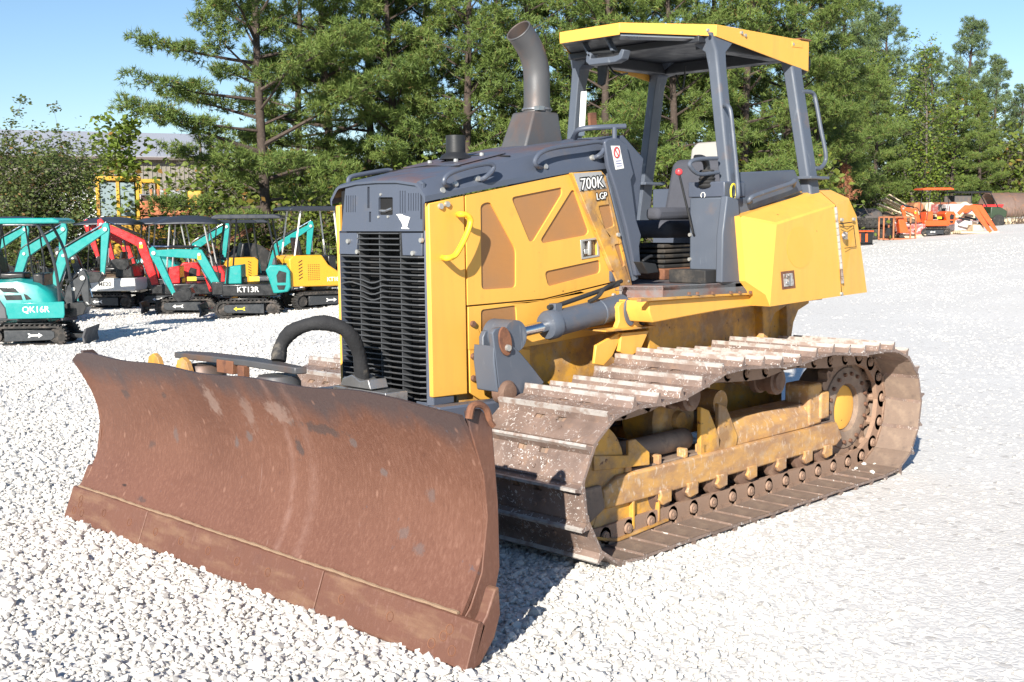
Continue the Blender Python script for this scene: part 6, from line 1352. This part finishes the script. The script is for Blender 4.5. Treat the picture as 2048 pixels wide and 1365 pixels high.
for i, (px, d) in enumerate([(2000, 67), (2012, 66)]):
    o = MB().bb((-1.3, -.12, .0), (1.3, .12, .16)).build('timber_beam', 'pale_wood', None, .01); o.location = at(px, d, .0 + .17 * i); o.rotation_euler = (0, 0, YAW_R + .1 + i * .2); tag(o, ['pale squared timber lying on the gravel past the buggy', 'pale timber laid across the lower one past the buggy'][i], 'timber')
o = thing('brush_pile', 'dark tangled brush at the foot of the half pipe', 'brush', at(2044, 66)); rgx = np.random.default_rng(3)
for k in range(60): 
    p = V((rgx.normal(0, .6), rgx.normal(0, .4), 0)); MB().tube([p, p + V((rgx.normal(0, .3), rgx.normal(0, .3), rgx.uniform(.4, 1.0)))], [.02, .008], 4).build('twig', 'timber_dark', o)
# tyres, boxes, generators
def big_tyre(px, d, z, label, r_=.82, w=.5):
    o = thing('tractor_tyre', label, 'tyre', at(px, d, z), random.uniform(0, 6), 'stacked tractor tyres'); MB().lathe((0, 0, 0), (0, 0, 1), [(.08, r_ * .58), (0, r_ * .72), (.02, r_ * .92), (w * .2, r_), (w * .8, r_), (w - .02, r_ * .92), (w, r_ * .72), (w - .08, r_ * .58)], 30).build('casing', 'old_tyre', o)
    L = MB().beam((0, 0, .02), (.12, .22, w / 2), .05, .07).mesh('tread_bar', 'old_tyre'); L2 = MB().beam((0, .22, w / 2), (.12, 0, w - .02), .05, .07).mesh('tread_bar', 'old_tyre')
    for k in range(22):
        a_ = 2 * math.pi * k / 22
        for me in (L, L2): q = link('tread_bar', me, o); q.location = (r_ * 1.0 * math.cos(a_) - .10 * math.cos(a_), r_ * math.sin(a_) - .10 * math.sin(a_), 0); q.rotation_euler = (0, 0, a_)
big_tyre(1752, 56, 0, 'lower tractor tyre of the stack beside the orange generators'); big_tyre(1750, 56, .52, 'upper tractor tyre of the stack beside the orange generators'); big_tyre(1727, 58.5, 0, 'tractor tyre lying flat behind the stacked pair', .8); 
o = thing('generator', 'small orange and black generator in a frame next to the bulldozer tail', 'generator', at(1726, 50), YAW_L + .1); o.scale = (.8, .8, .72); MB().bb((-.42, -.3, .1), (.42, .3, .75)).build('engine', 'mini_black', o, .05); MB().bb((-.46, -.34, .78), (.46, .34, .86)).build('top_cover', 'orange_paint', o, .03)
for x in (-.12, .26): MB().bb((x, .30, .2), (x + .12, .315, .68)).build('orange_panel', 'orange_paint', o)
MB().bb((-.44, -.32, .0), (.44, .32, .10)).build('base', 'mini_black', o, .02)
o = thing('orange_compactor', 'orange machine in an open pipe crate by the tractor tyres', 'machine', at(1792, 54), YAW_L)
for x in (-.75, .25, .7):
    for y in (.35, -.35): MB().bb((x - .03, y - .03, 0), (x + .03, y + .03, 1.05)).build('crate_post', 'scrap_rust', o)
for y in (.35, -.35): MB().bb((-.75, y - .03, 1.0), (.7, y + .03, 1.06)).build('crate_rail', 'scrap_rust', o); MB().bb((-.75, y - .03, 0), (.7, y + .03, .06)).build('crate_rail', 'scrap_rust', o)
MB().prism([V((a_, -.2, b)) for a_, b in [(-.55, .3), (-.1, .3), (.0, 1.0), (-.25, 1.0)]], (0, .4, 0)).build('body', 'orange_paint', o, .03); MB().lathe((.35, -.2, .35), (0, 1, 0), [(0, .2), (.4, .2)], 14).build('drum', 'mini_black', o)
o = thing('timber_crate', 'brown plank crate at the wood edge behind the tyres', 'crate', at(1748, 62), YAW_L + .1)
for k in range(5): MB().bb((-.75, .5, .05 + k * .24), (.75, .55, .26 + k * .24)).build('plank', 'timber', o); MB().bb((-.75, -.55, .05 + k * .24), (.75, -.5, .26 + k * .24)).build('plank', 'timber', o)
for s in (1, -1): MB().bb((s * .75, -.5, 0), (s * .70, .5, 1.25)).build('end_panel', 'timber', o)
o = thing('metal_tank', 'dull grey rounded tank behind the tyres at the bulldozer tail', 'tank', at(1718, 60), YAW_L); MB().lathe((-1.1, 0, .75), (1, 0, 0), [(0, .3), (.1, .6), (.3, .72), (1.9, .72), (2.1, .6), (2.2, .3)], 18).build('shell', 'dull_pipe', o)
for x in (-.6, .6): MB().bb((x - .1, -.6, 0), (x + .1, .6, .25)).build('saddle', 'timber_dark', o)
for i, (px, d, z, ro) in enumerate([(1790, 60, 1.2, .4), (1796, 60.3, 1.32, .5), (1802, 60.1, 1.42, .45), (1808, 60.4, 1.5, .55)]):
    o = MB().bb((-1.0, -.12, -.03), (1.0, .12, .03)).build('plank', 'pale_wood', None, .004); o.location = at(px, d, z); o.rotation_euler = (.2, -ro, YAW_L); tag(o, 'weathered plank slanting on the dark timber stack by the crate', 'plank', 'planks on the timber stack')
o = thing('timber_stack', 'dark stack of sleepers carrying slanted planks by the crate', 'timber stack', at(1800, 61), YAW_L)
for k in range(4):
    for j in range(3): MB().bb((-1.1 + random.uniform(-.1, .1), -.45 + j * .32, k * .26), (1.1 + random.uniform(-.1, .1), -.18 + j * .32, k * .26 + .24)).build('sleeper', 'timber_dark', o, .01)
o = thing('log_stack', 'orange-brown cut logs stacked behind the orange excavator', 'logs', at(1868, 64), YAW_L)
for k in range(11): 
    x = -1.6 + (k % 6) * .62 + (.3 if k > 5 else 0); z = .75 + (.5 if k > 5 else 0); MB().cyl((x, -.8, z), (x, .8, z), .27, n=12).build('log', 'scrap_rust' if k % 3 else 'pale_wood', o)
for k in range(4): MB().bb((-2.0 + k * 1.05, -.7, 0), (-1.2 + k * 1.05, .7, .48)).build('bearer', 'timber_dark', o)
o = thing('sheet_pile', 'heap of pale plastic sheet and debris on top of the flat tyre', 'debris', at(1738, 57.5, .5)); mb = MB(); rows = []
for k in range(6): rows.append([V((-1.0 + j * .34, -.5 + k * .2, .28 * math.sin(math.pi * k / 5) * math.sin(math.pi * j / 6) + random.uniform(0, .06))) for j in range(7)])
mb.grid(rows); mb.build('sheet', 'trailer_white', o, 0, 60, solid=.01); o.rotation_euler = (0, 0, YAW_L)
o = thing('sheet_pile', 'crumpled clear sheeting beside the orange machine crate', 'debris', at(1795, 57)); mb = MB(); rows = []
for k in range(6): rows.append([V((-.9 + j * .3, -.5 + k * .2, .75 * math.sin(math.pi * k / 5) * math.sin(math.pi * j / 6) + random.uniform(0, .08))) for j in range(7)])
mb.grid(rows); mb.build('sheet', 'wrap_white', o, 0, 60, solid=.01); o.rotation_euler = (0, 0, YAW_L)
bpy.context.view_layer.update()
